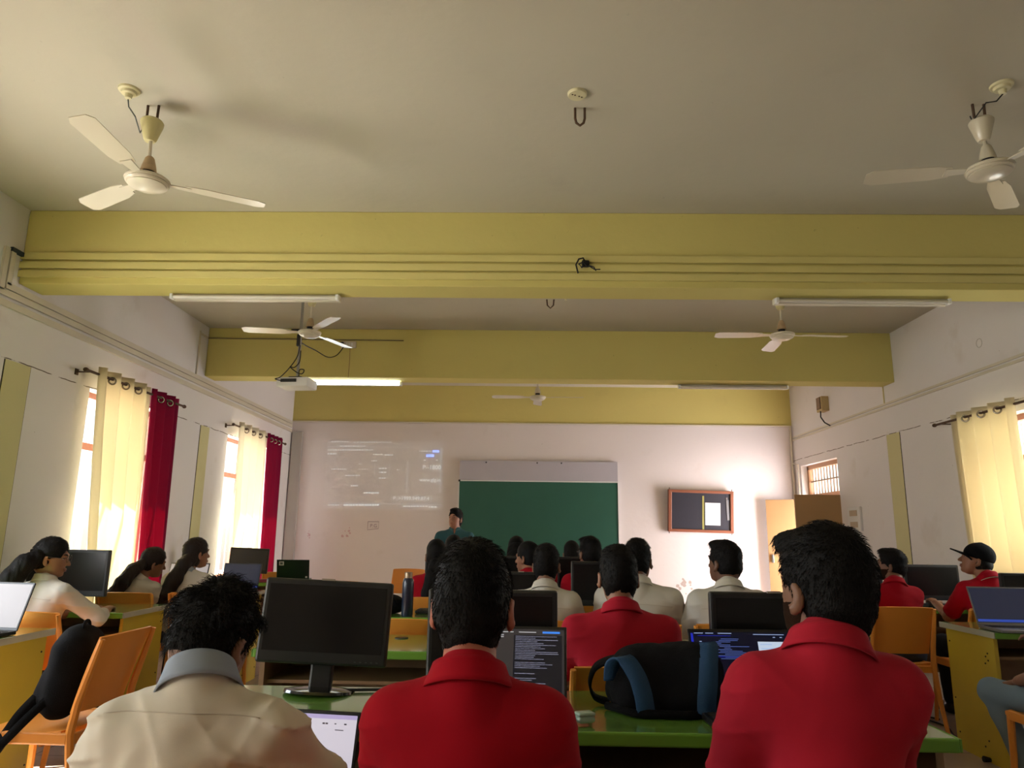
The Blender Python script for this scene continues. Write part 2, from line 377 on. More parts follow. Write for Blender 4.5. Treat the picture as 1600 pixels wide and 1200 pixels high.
# loose wires on the near beam
b = MB(); P = at(915, 414, 4.77)
b.tube([P+Vector((0, 0, .02)), P+Vector((-.02, -.03, .04)), P+Vector((-.05, -.035, .03)), P+Vector((-.07, -.03, -.01)), P+Vector((-.055, -.02, -.07))], .006)
b.tube([P, P+Vector((-.03, -.03, -.03)), P+Vector((-.05, -.03, -.005)), P+Vector((-.02, -.03, .01)), P+Vector((.01, -.02, -.02))], .006)
b.tube([P, P+Vector((.03, -.02, -.02)), P+Vector((.06, -.03, -.045)), P+Vector((.10, -.02, -.04))], .004)
b.tube([P, P+Vector((.02, -.02, -.01)), P+Vector((.055, -.035, -.03)), P+Vector((.07, -.02, -.05))], .004)
b.box(P+Vector((.0, .005, .01)), (.05, .03, .05), rz=.3, bev=.006)
tag(b.build('loose_wires', M_BLACKR, smooth=True), 'tangle of black wire ends hanging out of the near beam trunking', 'wires')
# hook and rose centre
def hook(name, label, px, py, bottom, Y, wd, rot=0):
    b = MB(); P = at(px, py, Y) if Y else None
    top = Vector((P.x, P.y, P.z)); h = bottom
    pts = [top+Vector((-wd, 0, 0)), top+Vector((-wd, 0, -h*.6)), top+Vector((-wd*.75, 0, -h*.85)), top+Vector((0, 0, -h)), top+Vector((wd*.75, 0, -h*.85)), top+Vector((wd, 0, -h*.6)), top+Vector((wd, 0, 0))]
    b.tube(pts, .007, 8); return tag(b.build(name, M_RUST, smooth=True), label, 'hook')
q = atz(906, 169, H); hook('ceiling_hook', 'empty rusty iron loop hanging from the ceiling between the two near fans', 906, 169, .105, q.y, .026)
q = atz(860, 468, H); tag(MB().tube([(q.x-.035, q.y, H), (q.x-.03, q.y, H-.06), (q.x, q.y, H-.09), (q.x+.03, q.y, H-.06), (q.x+.035, q.y, H)], .007).build('ceiling_hook', M_RUST, smooth=True), 'small iron hook just below the near beam edge, middle of ceiling', 'hook')
ROSE = [(0, -.052), (.016, -.052), (.02, -.03), (.036, -.027), (.04, -.014), (.052, -.010), (.055, 0)]
for (px, py, lb) in ((202, 140, 'ivory ceiling rose feeding the near left fan'), (1565, 133, 'ivory ceiling rose feeding the near right fan')):
    q = atz(px, py, H); o = MB().lathe(ROSE).build('ceiling_rose', M_IVORY, smooth=True); o.location = (q.x, q.y, H); tag(o, lb, 'ceiling rose', 'ceiling roses')
q = atz(902, 146, H); o = thing('ceiling_rose', 'flat round cream rose plate with screw holes above the empty ceiling hook', 'ceiling rose', (q.x, q.y, H), 0, 'ceiling roses')
MB().lathe([(0, -.014), (.046, -.014), (.05, -.010), (.052, 0)]).build('plate', M_IVORY, o, smooth=True)
for dx, dy in ((.024, .012), (.010, .004), (-.012, -.006), (-.026, -.012)): MB().lathe([(0, -.0155), (.0045, -.0155), (.0045, -.0135)], (dx, dy, 0), 10).build('screw', M_RUST, o)
q = at(884, 476, 6.3); o = thing('pull_switch', 'small cream bracket with hanging pull just under the near beam edge', 'switch', (q.x, q.y, 0))
MB().box((0, 0, H-.02), (.08, .05, .04)).box((0, 0, H-.08), (.012, .012, .12)).lathe([(0, 0), (.012, 0), (.012, .02), (0, .02)], (0, 0, H-.155), 10).build('bracket', M_IVORY, o)

# ---------------------------------------------------------------- ceiling fans
def fan(label, hook_xy, motor_z, motor_R, blades, old=False, tilt=(0, 0), rodshow=True):
    x, y = hook_xy
    t = thing('ceiling_fan', label, 'ceiling fan', (x, y, 0), 0, 'ceiling fans')
    zt = H-.09; ox, oy = tilt
    def L(z): f = (H-z)/(H-motor_z); return Vector((ox*f, oy*f, z))
    hk = MB(); hk.tube([(-.03, 0, H), (-.028, 0, H-.10), (-.012, 0, H-.15), (.012, 0, H-.15), (.028, 0, H-.10), (.03, 0, H)], .007); hk.build('hook', M_RUST, t, True)
    c = L(H-.105)
    MB().lathe([(.0, .012), (.052, .012), (.060, .0), (.058, -.012), (.034, -.098), (.026, -.112), (0, -.112)], c).build('upper_canopy', M_FANOLD if old else M_FAN, t, True)
    MB().tube([L(H-.2), L(motor_z+.06)], .0095, 12).build('down_rod', M_FAN, t, True)
    c = L(motor_z+.055)
    MB().lathe([(0, .085), (.017, .085), (.024, .075), (.036, .03), (.042, .0), (.037, -.002), (.03, .02)], c).build('lower_canopy', M_BRASS if old else M_FAN, t, True)
    MB().lathe([(0, .02), (.028, .02), (.030, -.03), (0, -.03)], c).build('motor_neck', M_BLACKR, t, True)
    R = motor_R; c = L(motor_z)
    mo = MB().lathe([(0, .032), (R*.35, .030), (R*.62, .022), (R*.97, .010), (R, .003), (R*.985, -.004), (R*.93, -.006), (R*.95, -.012), (R*.9, -.020), (R*.83, -.022), (R*.84, -.027), (R*.6, -.041), (R*.3, -.047), (0, -.049)], c).build('motor_housing', M_FAN, t, True)
    for a in blades:
        a = math.radians(a); b = MB(); L0, L1 = R*.75, R+.10
        mt = Matrix.Translation(c+Vector((0, 0, .006))) @ Matrix.Rotation(a, 4, 'Z') @ Matrix.Rotation(math.radians(9), 4, 'X')
        b.prism([(L1-.03, -.045), (L1+.05, -.062), (.56, -.068), (.60, -.05), (.605, .03), (.57, .055), (L1+.05, .050), (L1-.03, .035)], -.002, .002, mt)
        bl = b.build('blade', M_FAN, t)
        MB().prism([(L0, -.018), (L1, -.032), (L1, .028), (L0, .018)], -.007, -.002, mt).build('blade_arm', M_FAN, bl)
    return t
q = atz(240, 165, H); fan('near left ceiling fan with rust-stained cup and ivory canopy', (q.x, q.y), 3.095, .115, (150, 30, 270), True, (.02, 0))
b = MB(); rq = atz(202, 142, H); b.tube([(rq.x, rq.y, H-.05), (rq.x+.015, rq.y-.01, H-.10), (rq.x+.05, rq.y, H-.15), (q.x-.055, q.y, H-.165), (q.x-.04, q.y, H-.13)], .0035)
tag(b.build('fan_wire', mat('grey_wire', (.12, .13, .13), .6), smooth=True), 'grey wire looping from ceiling rose to the near left fan', 'wire')
q = atz(1528, 163, H); fan('near right ceiling fan, all cream, close to the picture edge', (q.x, q.y), 3.165, .115, (170, 50, 290), False, (.015, 0))
rq = atz(1565, 133, H); b = MB().tube([(rq.x, rq.y, H-.05), (rq.x-.03, rq.y+.01, H-.085), (rq.x-.09, rq.y, H-.10), (q.x-.04, q.y, H-.10), (q.x-.05, q.y, H-.07)], .0035)
tag(b.build('fan_wire', M_BLACKR, smooth=True), 'twisted dark wire from ceiling rose to the near right fan', 'wire')
q = at(484, 520, 6.35); fan('left ceiling fan beyond the near beam, above the projector', (q.x, q.y), q.z, .105, (-52, 68, 188), True)
q = at(1222, 524, 6.35); fan('right ceiling fan beyond the near beam', (q.x, q.y), q.z, .112, (178, 5, 85), True)
q = at(840, 621, 9.3); fan('small distant ceiling fan beyond the second beam', (q.x, q.y), q.z, .11, (180, 0, 90), False)

# ---------------------------------------------------------------- tube lights
def tubelight(label, x0, x1, y, z, lit=False):
    t = thing('tube_light', label, 'tube light', ((x0+x1)/2, y, z), 0, 'tube lights under the beams'); L = x1-x0
    MB().box((0, 0, -.0225), (L, .05, .045), bev=.004).build('batten', mat('batten_cream', (.60, .56, .46), .4), t)
    for s in (-1, 1): MB().box((s*(L/2-.01), -.045, -.03), (.022, .045, .04), bev=.003).build('lamp_holder', M_WHITE, t)
    tm = mat('tube_lit', (1, 1, 1), .5, emit=(.80, .90, 1.0), estr=14) if lit else mat('tube_dark', (.66, .62, .56), .25)
    MB().tube([(-L/2+.02, -.05, -.032), (L/2-.02, -.05, -.032)], .014, 12).build('tube', tm, t, True)
    return t
p0, p1 = at(272, 463, 5.02), at(532, 463, 5.02); tubelight('unlit tube light under the near beam, left one', p0.x, p1.x, 5.02, HB)
p0, p1 = at(1208, 466, 5.02), at(1478, 469, 5.02); tubelight('unlit tube light under the near beam, right one', p0.x, p1.x, 5.02, HB)
p0, p1 = at(458, 597, 8.06), at(628, 598, 8.06); tubelight('lit bluish white tube light under the second beam behind the projector', p0.x, p1.x, 8.08, HB, True)
p0, p1 = at(1060, 604, 8.06), at(1230, 605, 8.06); tubelight('unlit tube light under the second beam, right side', p0.x, p1.x, 8.08, HB)

# ---------------------------------------------------------------- projector, socket box, cables
q = at(464, 600, 6.5)
t = thing('projector', 'white ceiling projector on a metal pole above the left aisle', 'projector', (q.x, q.y, q.z), math.radians(-6))
MB().box((0, 0, 0), (.30, .24, .085), bev=.012).build('housing', M_WHITE, t, True)
MB().box((-.03, -.122, .01), (.15, .008, .03)).build('rear_vent', M_BLACK, t)
MB().lathe([(0, .0), (.034, .0), (.036, .02), (.028, .03), (0, .022)], (.08, .12, 0), 20, Matrix.Rotation(-PI/2, 4, 'X')).build('lens', M_BLACK, t, True)
MB().tube([(0, 0, .04), (0, 0, H-q.z)], .014, 12).build('pole', M_SILVER, t, True)
MB().box((0, 0, .055), (.12, .12, .012)).box((0, 0, H-q.z-.006), (.10, .10, .012)).build('bracket', M_BLACK, t)
MB().box((-.01, 0, .42), (.03, .05, .11)).box((-.05, 0, .52), (.08, .03, .02)).build('clamp', M_BLACK, t)
s = at(545, 539, 7.83)
sb = thing('socket_box', 'cream switch and socket box on the face of the second beam', 'socket', (s.x, 7.84, s.z))
MB().box((0, -.015, 0), (.17, .03, .075), bev=.004).build('plate', mat('switch_plate', (.62, .56, .48), .4), sb)
for dx in (-.02, .01, .04): MB().box((dx, -.033, 0), (.016, .008, .035), bev=.002).build('switch', M_WHITE, sb)
MB().box((-.07, -.045, 0), (.04, .04, .045), bev=.006).build('plug', M_BLACK, sb)
def cable(name, label, pts, r=.005, m_=M_BLACKR, cat='cable', grp=None):
    P = [Vector(p) for p in pts]; out = []
    for i in range(len(P)-1):
        a, b_, c, d = P[max(i-1, 0)], P[i], P[i+1], P[min(i+2, len(P)-1)]
        for k_ in range(6):
            t_ = k_/6; out.append(.5*((2*b_)+(c-a)*t_+(2*a-5*b_+4*c-d)*t_*t_+(3*b_-a-3*c+d)*t_**3))
    out.append(P[-1]); return tag(MB().tube(out, r, 6).build(name, m_, smooth=True), label, cat, grp)
A = lambda px, py, Y: at(px, py, Y)
cable('projector_cable', 'black cable sagging from the projector pole to the socket box', [A(470, 535, 6.5), A(480, 541, 6.8), A(494, 548, 7.2), A(512, 558, 7.6), A(526, 555, 7.74), A(537, 542, 7.78)])
cable('projector_cable', 'long black cable loop hanging left of the projector pole', [A(469, 540, 6.45), A(464, 558, 6.4), A(452, 575, 6.35), A(438, 589, 6.35), A(430, 592, 6.35), A(440, 595, 6.33)])
cable('projector_cable', 'short black cable coiled above the projector', [A(470, 548, 6.45), A(468, 565, 6.4), A(460, 574, 6.38), A(453, 573, 6.36), A(464, 582, 6.4), A(472, 584, 6.4), A(475, 578, 6.4), A(468, 578, 6.4), A(467, 588, 6.42)])
cable('drop_wire', 'thin wire dropping from the socket box to the lit tube light', [A(547, 544, 7.82), A(546, 566, 7.82), A(544, 590, 7.83)], .003, mat('brown_wire', (.30, .17, .08), .7))

# ---------------------------------------------------------------- curtains
def curtain_mat(name, col, tcol, tr):
    m = bpy.data.materials.new(name); m.use_nodes = True; n = m.node_tree; b = n.nodes['Principled BSDF']; o = n.nodes['Material Output']
    b.inputs['Base Color'].default_value = (*col, 1); b.inputs['Roughness'].default_value = .8; b.inputs['Specular IOR Level'].default_value = .15
    t = n.nodes.new('ShaderNodeBsdfTranslucent'); t.inputs[0].default_value = (*tcol, 1); x = n.nodes.new('ShaderNodeMixShader'); x.inputs[0].default_value = tr
    n.links.new(b.outputs[0], x.inputs[1]); n.links.new(t.outputs[0], x.inputs[2]); n.links.new(x.outputs[0], o.inputs[0])
    tc = n.nodes.new('ShaderNodeTexCoord'); ns = n.nodes.new('ShaderNodeTexNoise'); mp = n.nodes.new('ShaderNodeMapping'); mp.inputs['Scale'].default_value = (60, 60, 400)
    n.links.new(tc.outputs['Object'], mp.inputs['Vector']); n.links.new(mp.outputs[0], ns.inputs['Vector'])
    bp = n.nodes.new('ShaderNodeBump'); bp.inputs['Strength'].default_value = .15; bp.inputs['Distance'].default_value = .002
    n.links.new(ns.outputs['Fac'], bp.inputs['Height']); n.links.new(bp.outputs[0], b.inputs['Normal'])
    return m
M_CREAM = curtain_mat('cream_curtain', (.74, .66, .47), (.88, .80, .60), .42)
M_CREAM2 = curtain_mat('pale_cream_curtain', (.76, .70, .56), (.90, .84, .70), .42)
M_CRIM = curtain_mat('crimson_curtain', (.24, .008, .05), (.45, .01, .08), .22)
def curtain(label, xr, y0, y1, z1, z0, n, m_, b0=None, b1=None, amp=.045, side=1, grp=None, ph=0):
    b0 = y0 if b0 is None else b0; b1 = y1 if b1 is None else b1
    t = thing('curtain', label, 'curtain', (xr, (y0+y1)/2, z0), 0, grp); cy0 = (y0+y1)/2
    def fn(u, v):
        k_ = v**1.2; Y = y0+(y1-y0)*u; Yb = b0+(b1-b0)*u; y = Y*(1-k_)+Yb*k_
        th = 2*PI*n*u+ph; a = amp*(1+.25*k_*math.sin(5*u+1))
        x = a*(math.sin(th)+.18*math.sin(2*th))+.012*k_*math.sin(9*u+3*v)
        y += .012*math.sin(2*th)
        return (x*side, y-cy0, (z1-z0)*(1-v))
    MB().sheet(fn, n*16, 26, .0015).build('cloth', m_, t, 'all')
    for i in range(int(n*2)):
        u = (i*PI-ph)/(2*PI*n)
        if u < .01 or u > .99: continue
        th = i*PI
        if math.cos(th) < 0: continue      # flank turned away from the room side view
        c = Vector(fn(u, .034)); e = Vector(fn(u+.01, .034))-Vector(fn(u-.01, .034)); e.normalize()
        nr = Vector((0, 0, 1)).cross(e).normalized(); mt = nr.to_track_quat('Z', 'Y').to_matrix().to_4x4()
        MB().torus(c, .028, .0075, mt).build('eyelet', M_STEEL, t, 'all')
    return t
curtain('cream curtain nearest on the left wall, sunlit below', -3.51, 5.66, 6.50, 2.575, .35, 4, M_CREAM, 5.92, 6.62, grp='cream curtains')
curtain('crimson curtain at the nearer left window, beside the sunlit cream one', -3.51, 6.52, 7.06, 2.57, .35, 3, M_CRIM, 6.66, 7.14, .030, grp='crimson curtains')
curtain('pale cream curtain at the far left window', -3.51, 8.62, 9.58, 2.58, .35, 4, M_CREAM2, 8.80, 9.64, grp='cream curtains')
curtain('crimson curtain nearest the back left corner', -3.51, 9.60, 10.22, 2.58, .35, 4, M_CRIM, 9.7, 10.3, .028, grp='crimson curtains')
curtain('translucent cream curtain on the right wall', 3.97, 5.80, 6.70, 2.42, .45, 4, M_CREAM, 5.72, 6.62, side=-1, grp='cream curtains')
def rod(label, x, y0, y1, z, side):
    t = thing('curtain_rod', label, 'curtain rod', (x, (y0+y1)/2, z), 0, 'curtain rods'); h = (y1-y0)/2
    MB().tube([(0, -h, 0), (0, h, 0)], .011, 12).build('pole', M_RUST, t, True)
    for s in (-1, 1):
        MB().lathe([(0, 0), (.016, .0), (.019, .015), (.016, .03), (0, .033)], (0, s*h-.016, 0), 14, Matrix.Rotation(-PI/2, 4, 'X')).build('finial', M_RUST, t, True)
        MB().tube([(0, s*(h-.08), 0), (-side*.12, s*(h-.08), 0)], .006, 8).box((-side*.127, s*(h-.08), 0), (.01, .04, .05)).build('bracket', M_RUST, t)
rod('dark curtain rod over the nearer left window', -3.51, 5.50, 7.18, 2.512, 1)
rod('dark curtain rod over the far left window', -3.51, 8.45, 10.34, 2.52, 1)
rod('dark curtain rod on the right wall', 3.97, 4.6, 6.97, 2.365, -1)

# ---------------------------------------------------------------- boards on the back wall
a, b_ = at(718, 752, 10.97), at(965, 755, 10.97); X0, X1, Z1 = a.x, b_.x, a.z+.01
t = thing('green_chalkboard', 'wide green chalkboard on the back wall behind the standing man', 'chalkboard', ((X0+X1)/2, 10.975, 0))
W2 = (X1-X0)/2; Z0 = Z1-1.22
MB().b2((-W2, -.012, Z0), (W2, .02, Z1)).build('writing_surface', M_BOARD, t)
for n, a, c in (('frame', (-W2-.012, -.02, Z1-.006), (W2+.012, .02, Z1+.012)), ('frame', (-W2-.012, -.02, Z0-.012), (W2+.012, .02, Z0)), ('frame', (-W2-.012, -.02, Z0), (-W2, .02, Z1)), ('frame', (W2, -.02, Z0), (W2+.012, .02, Z1))): MB().b2(a, c).build(n, M_WHITE, t)
MB().box((-W2, -.022, Z1), (.03, .012, .03), bev=.003).build('corner_clip', M_BLACK, t)
MB().b2((-W2, -.06, Z0-.03), (W2, -.01, Z0-.012)).build('chalk_ledge', M_ALU, t)
q = at(718, 719, 10.97)
t = thing('painted_panel', 'pale lilac blank strip on the wall just above the green chalkboard', 'panel', ((X0+X1)/2, 10.97, Z1+.015))
MB().b2((-W2, -.012, 0), (W2, .015, q.z-Z1-.02)).build('board', mat('lilac_panel', (.46, .44, .50), .6, var=.06), t)
for dx in (-.80, -.02, .35): MB().lathe([(0, 0), (.012, 0), (.008, .012), (0, .014)], (dx, -.012, q.z-Z1-.045), 10, Matrix.Rotation(PI/2, 4, 'X')).build('peg', M_BLACK, t)
# notice board, hung slightly crooked
a, b_ = at(1044, 766, 10.93), at(1147, 832, 10.93); cx, cz = (a.x+b_.x)/2, (a.z+b_.z)/2; w_, h_ = (b_.x-a.x)/2*.975, (a.z-b_.z)/2*.98
t = thing('notice_board', 'dark glazed notice board in a red-brown frame on the back wall', 'notice board', (cx, 10.95, cz)); t.rotation_euler = (math.radians(4), math.radians(1.2), 0)
MB().b2((-w_, -.02, -h_), (w_, .03, h_)).build('backing', mat('board_felt', (.018, .018, .032), .5), t)
fr = mat('notice_frame', (.26, .09, .05), .4, var=.1)
for a, c in (((-w_-.02, -.04, h_-.03), (w_+.02, .035, h_+.012)), ((-w_-.02, -.04, -h_-.012), (w_+.02, .035, -h_+.03)), ((-w_-.02, -.04, -h_), (-w_+.03, .035, h_)), ((w_-.03, -.04, -h_), (w_+.02, .035, h_))): MB().b2(a, c, bev=.006).build('frame', fr, t)
MB().b2((.02, -.024, -h_+.02), (.048, -.02, h_-.07)).build('divider', mat('olive_strip', (.30, .28, .08), .5), t)
n_o = MB().box((.175, -.026, -.035), (.225, .003, .33)).build('notice', M_PAPER, t)
b = MB(); random.seed(3)
for i in range(16): b.box((.175-.0, -.0282, .10-i*.017), (.10+.07*random.random(), .0006, .0035))
b.build('printed_lines', mat('ink', (.25, .25, .30), .8), n_o)
MB().box((.40, -.026, .03), (.035, .003, .30), ry=-.05).build('paper_strip', mat('strip_grey', (.18, .18, .20), .6), t)
MB().box((.385, -.026, .20), (.02, .003, .03)).build('sticker', mat('strip_grey2', (.22, .2, .2), .6), t)
b = MB()
for dx in (-w_+.0, w_): 
    for dz in (h_+.02, -h_-.02): b.tube([(dx, .0, dz-.02), (dx, -.0, dz+.02)], .006, 6)
b.build('hanger', M_RUST, t)

# ---------------------------------------------------------------- writing and marks on the back wall
def text_obj(name, body, px, py, pw, m_, Y=10.975, parent=None, align='LEFT', extr=.0005):
    """a line of writing standing on the wall; pw = its width in photo pixels"""
    c = bpy.data.curves.new(name, 'FONT'); c.body = body; c.extrude = extr; c.resolution_u = 3; c.size = 1
    c.materials.append(m_); o = bpy.data.objects.new(name, c); COL.objects.link(o)
    bpy.context.view_layer.update(); wd = max(o.dimensions.x, 1e-3)
    p = at(px, py, Y); q_ = at(px+pw, py, Y); s_ = (q_.x-p.x)/wd
    o.location = p; o.rotation_euler = (PI/2, 0, 0); o.scale = (s_, s_, s_)
    bpy.context.view_layer.update(); dg = bpy.context.evaluated_depsgraph_get()
    me = bpy.data.meshes.new_from_object(o.evaluated_get(dg)); o2 = bpy.data.objects.new(name, me); COL.objects.link(o2)
    o2.location = o.location; o2.rotation_euler = o.rotation_euler; o2.scale = o.scale; o2.parent = parent
    bpy.data.objects.remove(o); bpy.data.curves.remove(c); return o2
def light_mat(name, col, e):
    m = bpy.data.materials.new(name); m.use_nodes = True; n = m.node_tree; n.nodes.clear()
    o = n.nodes.new('ShaderNodeOutputMaterial'); ad = n.nodes.new('ShaderNodeAddShader'); tr = n.nodes.new('ShaderNodeBsdfTransparent'); em = n.nodes.new('ShaderNodeEmission')
    em.inputs[0].default_value = (*col, 1); em.inputs[1].default_value = e
    n.links.new(tr.outputs[0], ad.inputs[0]); n.links.new(em.outputs[0], ad.inputs[1]); n.links.new(ad.outputs[0], o.inputs[0]); return m
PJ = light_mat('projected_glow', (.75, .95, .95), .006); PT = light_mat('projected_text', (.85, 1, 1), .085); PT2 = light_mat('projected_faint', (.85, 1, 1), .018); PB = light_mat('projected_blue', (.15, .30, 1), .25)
t = thing('projected_image', 'faint projected computer screen on the back wall left of the chalkboard', 'projection', (0, 0, 0))  # projector's light imitated by thin glowing sheets, bars and letters on the wall
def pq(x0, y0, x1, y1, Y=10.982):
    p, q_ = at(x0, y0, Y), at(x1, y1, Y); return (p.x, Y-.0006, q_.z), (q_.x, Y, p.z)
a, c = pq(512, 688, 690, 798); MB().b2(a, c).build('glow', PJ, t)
b = MB(); b2_ = MB(); b3 = MB(); random.seed(11)
def seg(bb, x0, x1, y, h=.9):
    x = x0
    while x < x1:
        wd = random.uniform(1.2, 4.5); a, c = pq(x, y-h/2, min(x+wd, x1), y+h/2, 10.978); bb.b2(a, c); x += wd+random.uniform(.5, 1.2)
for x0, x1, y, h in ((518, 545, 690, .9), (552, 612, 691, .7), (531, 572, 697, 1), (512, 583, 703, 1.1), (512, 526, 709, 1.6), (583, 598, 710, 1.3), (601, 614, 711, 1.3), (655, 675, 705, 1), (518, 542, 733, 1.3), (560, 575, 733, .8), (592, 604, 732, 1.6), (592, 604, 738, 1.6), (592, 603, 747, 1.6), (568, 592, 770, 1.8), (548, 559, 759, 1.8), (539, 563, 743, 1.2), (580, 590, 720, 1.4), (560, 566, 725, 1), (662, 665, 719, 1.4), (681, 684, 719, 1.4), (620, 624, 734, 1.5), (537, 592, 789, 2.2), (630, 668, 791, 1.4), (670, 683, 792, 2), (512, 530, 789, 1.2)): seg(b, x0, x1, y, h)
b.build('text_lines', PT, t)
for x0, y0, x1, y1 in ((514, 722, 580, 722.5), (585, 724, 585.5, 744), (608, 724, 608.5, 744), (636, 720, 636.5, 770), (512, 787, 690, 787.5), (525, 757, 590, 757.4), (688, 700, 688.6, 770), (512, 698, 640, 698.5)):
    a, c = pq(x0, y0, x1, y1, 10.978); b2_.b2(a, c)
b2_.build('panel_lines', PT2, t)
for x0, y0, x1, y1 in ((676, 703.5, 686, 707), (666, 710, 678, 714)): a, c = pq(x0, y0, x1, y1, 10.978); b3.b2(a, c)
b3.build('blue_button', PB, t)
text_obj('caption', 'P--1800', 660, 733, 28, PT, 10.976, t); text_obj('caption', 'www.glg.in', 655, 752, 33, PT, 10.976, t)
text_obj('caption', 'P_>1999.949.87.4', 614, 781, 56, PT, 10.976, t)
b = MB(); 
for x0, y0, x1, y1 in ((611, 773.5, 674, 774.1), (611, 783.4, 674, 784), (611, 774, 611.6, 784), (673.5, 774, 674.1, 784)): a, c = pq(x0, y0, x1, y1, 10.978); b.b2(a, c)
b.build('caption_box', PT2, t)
# pencilled box and smudges
pen = mat('pencil', (.30, .22, .28), .9); sm = mat('pink_smudge', (.60, .30, .36), .9, var=.2)
b = MB(); C_ = [at(575, 815, 10.998), at(592, 815, 10.998), at(591, 826, 10.998), at(574, 828, 10.998)]
b.tube(C_+[C_[0]], .004, 5)
t = tag(b.build('wall_scribble', pen), 'small pencilled box with letters on the wall below the projection', 'scribble')
text_obj('letters', 'P.G', 578, 824, 10, pen, 10.996, t, extr=.001)
def blotch(name, label, px, py, r, m_, Y, n=9, seed=1, axis='y', sc_=(1, 1)):
    random.seed(seed); b = MB(); P = at(px, py, Y) if axis == 'y' else atx(px, py, Y)
    for i in range(n):
        a_ = random.random()*6.28; d_ = r*random.random()**.7; rr = r*random.uniform(.08, .28)
        c_ = P+Vector((math.cos(a_)*d_*sc_[0], 0, math.sin(a_)*d_*sc_[1])) if axis == 'y' else P+Vector((0, math.cos(a_)*d_*sc_[0], math.sin(a_)*d_*sc_[1]))
        k_ = 9; pts = [(rr*random.uniform(.6, 1.1)*math.cos(j*2*PI/k_), rr*random.uniform(.6, 1.1)*math.sin(j*2*PI/k_)) for j in range(k_)]
        mt = Matrix.Translation(c_) @ (Matrix.Rotation(PI/2, 4, 'X') if axis == 'y' else Matrix.Rotation(PI/2, 4, 'Y'))
        b.prism(pts, -.0004-.0001*i, .0004+.0001*i, mt)
    o = b.build(name, m_); tag(o, label, 'stain'); return o
smf = mat('faint_pink', (.62, .44, .47), .9)
blotch('pink_smudge', 'pink chalk smudge on the back wall, right of the corner', 541, 832, .10, smf, 10.999, 7, 5)
blotch('pink_smudge', 'pink chalk smudge low on the back wall beside the corner trunking', 481, 838, .08, smf, 10.999, 6, 8)
blotch('flaked_patch', 'patch of flaked plaster on the back wall below the notice board', 1067, 915, .14, mat('flaked', (.46, .38, .35), .9), 10.999, 12, 3)

# ---------------------------------------------------------------- right wall fittings
q = atx(1291, 632, XR)
t = thing('junction_box', 'ivory electrical box high on the right wall with a hanging cable', 'junction box', (XR, q.y, q.z))
MB().b2((-.10, -.09, -.10), (0, .09, .10), bev=.006).build('cover', mat('box_ivory', (.50, .37, .17), .5), t)
MB().b2((-.115, -.06, -.07), (-.10, .05, .09)).build('switch_plate', mat('box_brown', (.20, .12, .08), .5, var=.3, vscale=30), t)
P = [(-.09, -.02, -.08), (-.10, -.03, -.18), (-.07, -.07, -.26), (-.02, -.12, -.31)]
MB().tube(P, .009, 8).build('cable', M_BLACKR, t, True)
q = atx(1338, 811, XR); 
t = thing('switch_board', 'white switch board with two rows of switches on the right wall', 'switch board', (XR, q.y, q.z))
MB().b2((-.03, -.17, -.145), (0, .17, .145), bev=.004).build('plate', M_WHITE, t)
for dz in (.07, -.07): MB().b2((-.036, -.10, dz-.035), (-.03, .10, dz+.035), bev=.003).build('switch_row', mat('switch_beige', (.50, .40, .30), .5), t)
q = atx(1325, 848, XR); cable('wall_wire', 'thin dark wire curving on the right wall under the switch board', [(XR-.005, q.y+.45, q.z), (XR-.006, q.y+.2, q.z+.02), (XR-.006, q.y, q.z+.02), (XR-.005, q.y-.1, q.z)], .004)
q = atx(1530, 536, XR); tag(MB().torus((0, 0, 0), .04, .003, Matrix.Rotation(PI/2, 4, 'Y'), 20, 5).build('wall_mark', mat('mark_grey', (.52, .49, .45), .8)), 'faint ring mark high on the right wall near the picture edge', 'mark').location = (XR-.001, q.y, q.z)

# ---------------------------------------------------------------- desks
def desk(label, x0, x1, y0, y1, grp, panels=(1, 1), h=.75, grommet=None, edge=M_GREENED, seat_dir=1):
    """long computer desk: y0 is the users' edge"""
    t = thing('computer_desk', label, 'desk', ((x0+x1)/2, (y0+y1)/2, 0), 0, grp); hw, hd = (x1-x0)/2, (y1-y0)/2
    MB().b2((-hw, -hd+.012, h-.028), (hw, hd, h), bev=.002).build('tabletop', M_GREEN, t)
    MB().b2((-hw, -hd-.004, h-.034), (hw, -hd+.012, h+.001), bev=.005).build('front_edge', edge, t)
    for s, k_ in ((-1, panels[0]), (1, panels[1])):
        if not k_: continue
        MB().b2((s*hw, -hd-.002, h-.032), (s*(hw+.006), hd, h+.001), bev=.001).build('side_edge', M_EDGE if k_ == 2 else edge, t)
        x = s*(hw-.03); e = MB().b2((x-.011, -hd+.05, 0), (x+.011, hd-.03, h-.03)).build('end_panel', M_YPAN if k_ == 2 else M_WOOD, t)
        if k_ == 2:
            b = MB()
            for yy, zz in ((-hd+.12, .62), (-hd+.14, .60), (-hd+.12, .58), (-hd+.15, .56), (hd-.06, .64), (hd-.06, .3), (hd-.07, .1), (-hd+.2, .12), (-.04, .08)): b.lathe([(0, 0), (.005, 0), (.005, .003), (0, .003)], (x+s*.011, yy, zz), 8, Matrix.Rotation(s*PI/2, 4, 'Y'))
            b.build('screw_holes', M_DARK, e)
    MB().b2((-hw+.04, hd-.10, .22), (hw-.04, hd-.085, h-.03)).build('modesty_panel', M_WOOD, t)
    MB().b2((-hw+.04, -hd+.10, h-.16), (hw-.04, hd-.10, h-.145)).build('keyboard_shelf', M_WOOD, t)
    if grommet is not None: MB().lathe([(0, 0), (.034, 0), (.034, .003), (0, .002)], (grommet-(x0+x1)/2, hd-.13, h+.0002), 20).build('cable_hole', M_BLACK, t)
    return t
CG, LG, RG = 'green desks of the middle block', 'green desks of the left block', 'green desks of the right block'
q = atz(620, 997, .75)
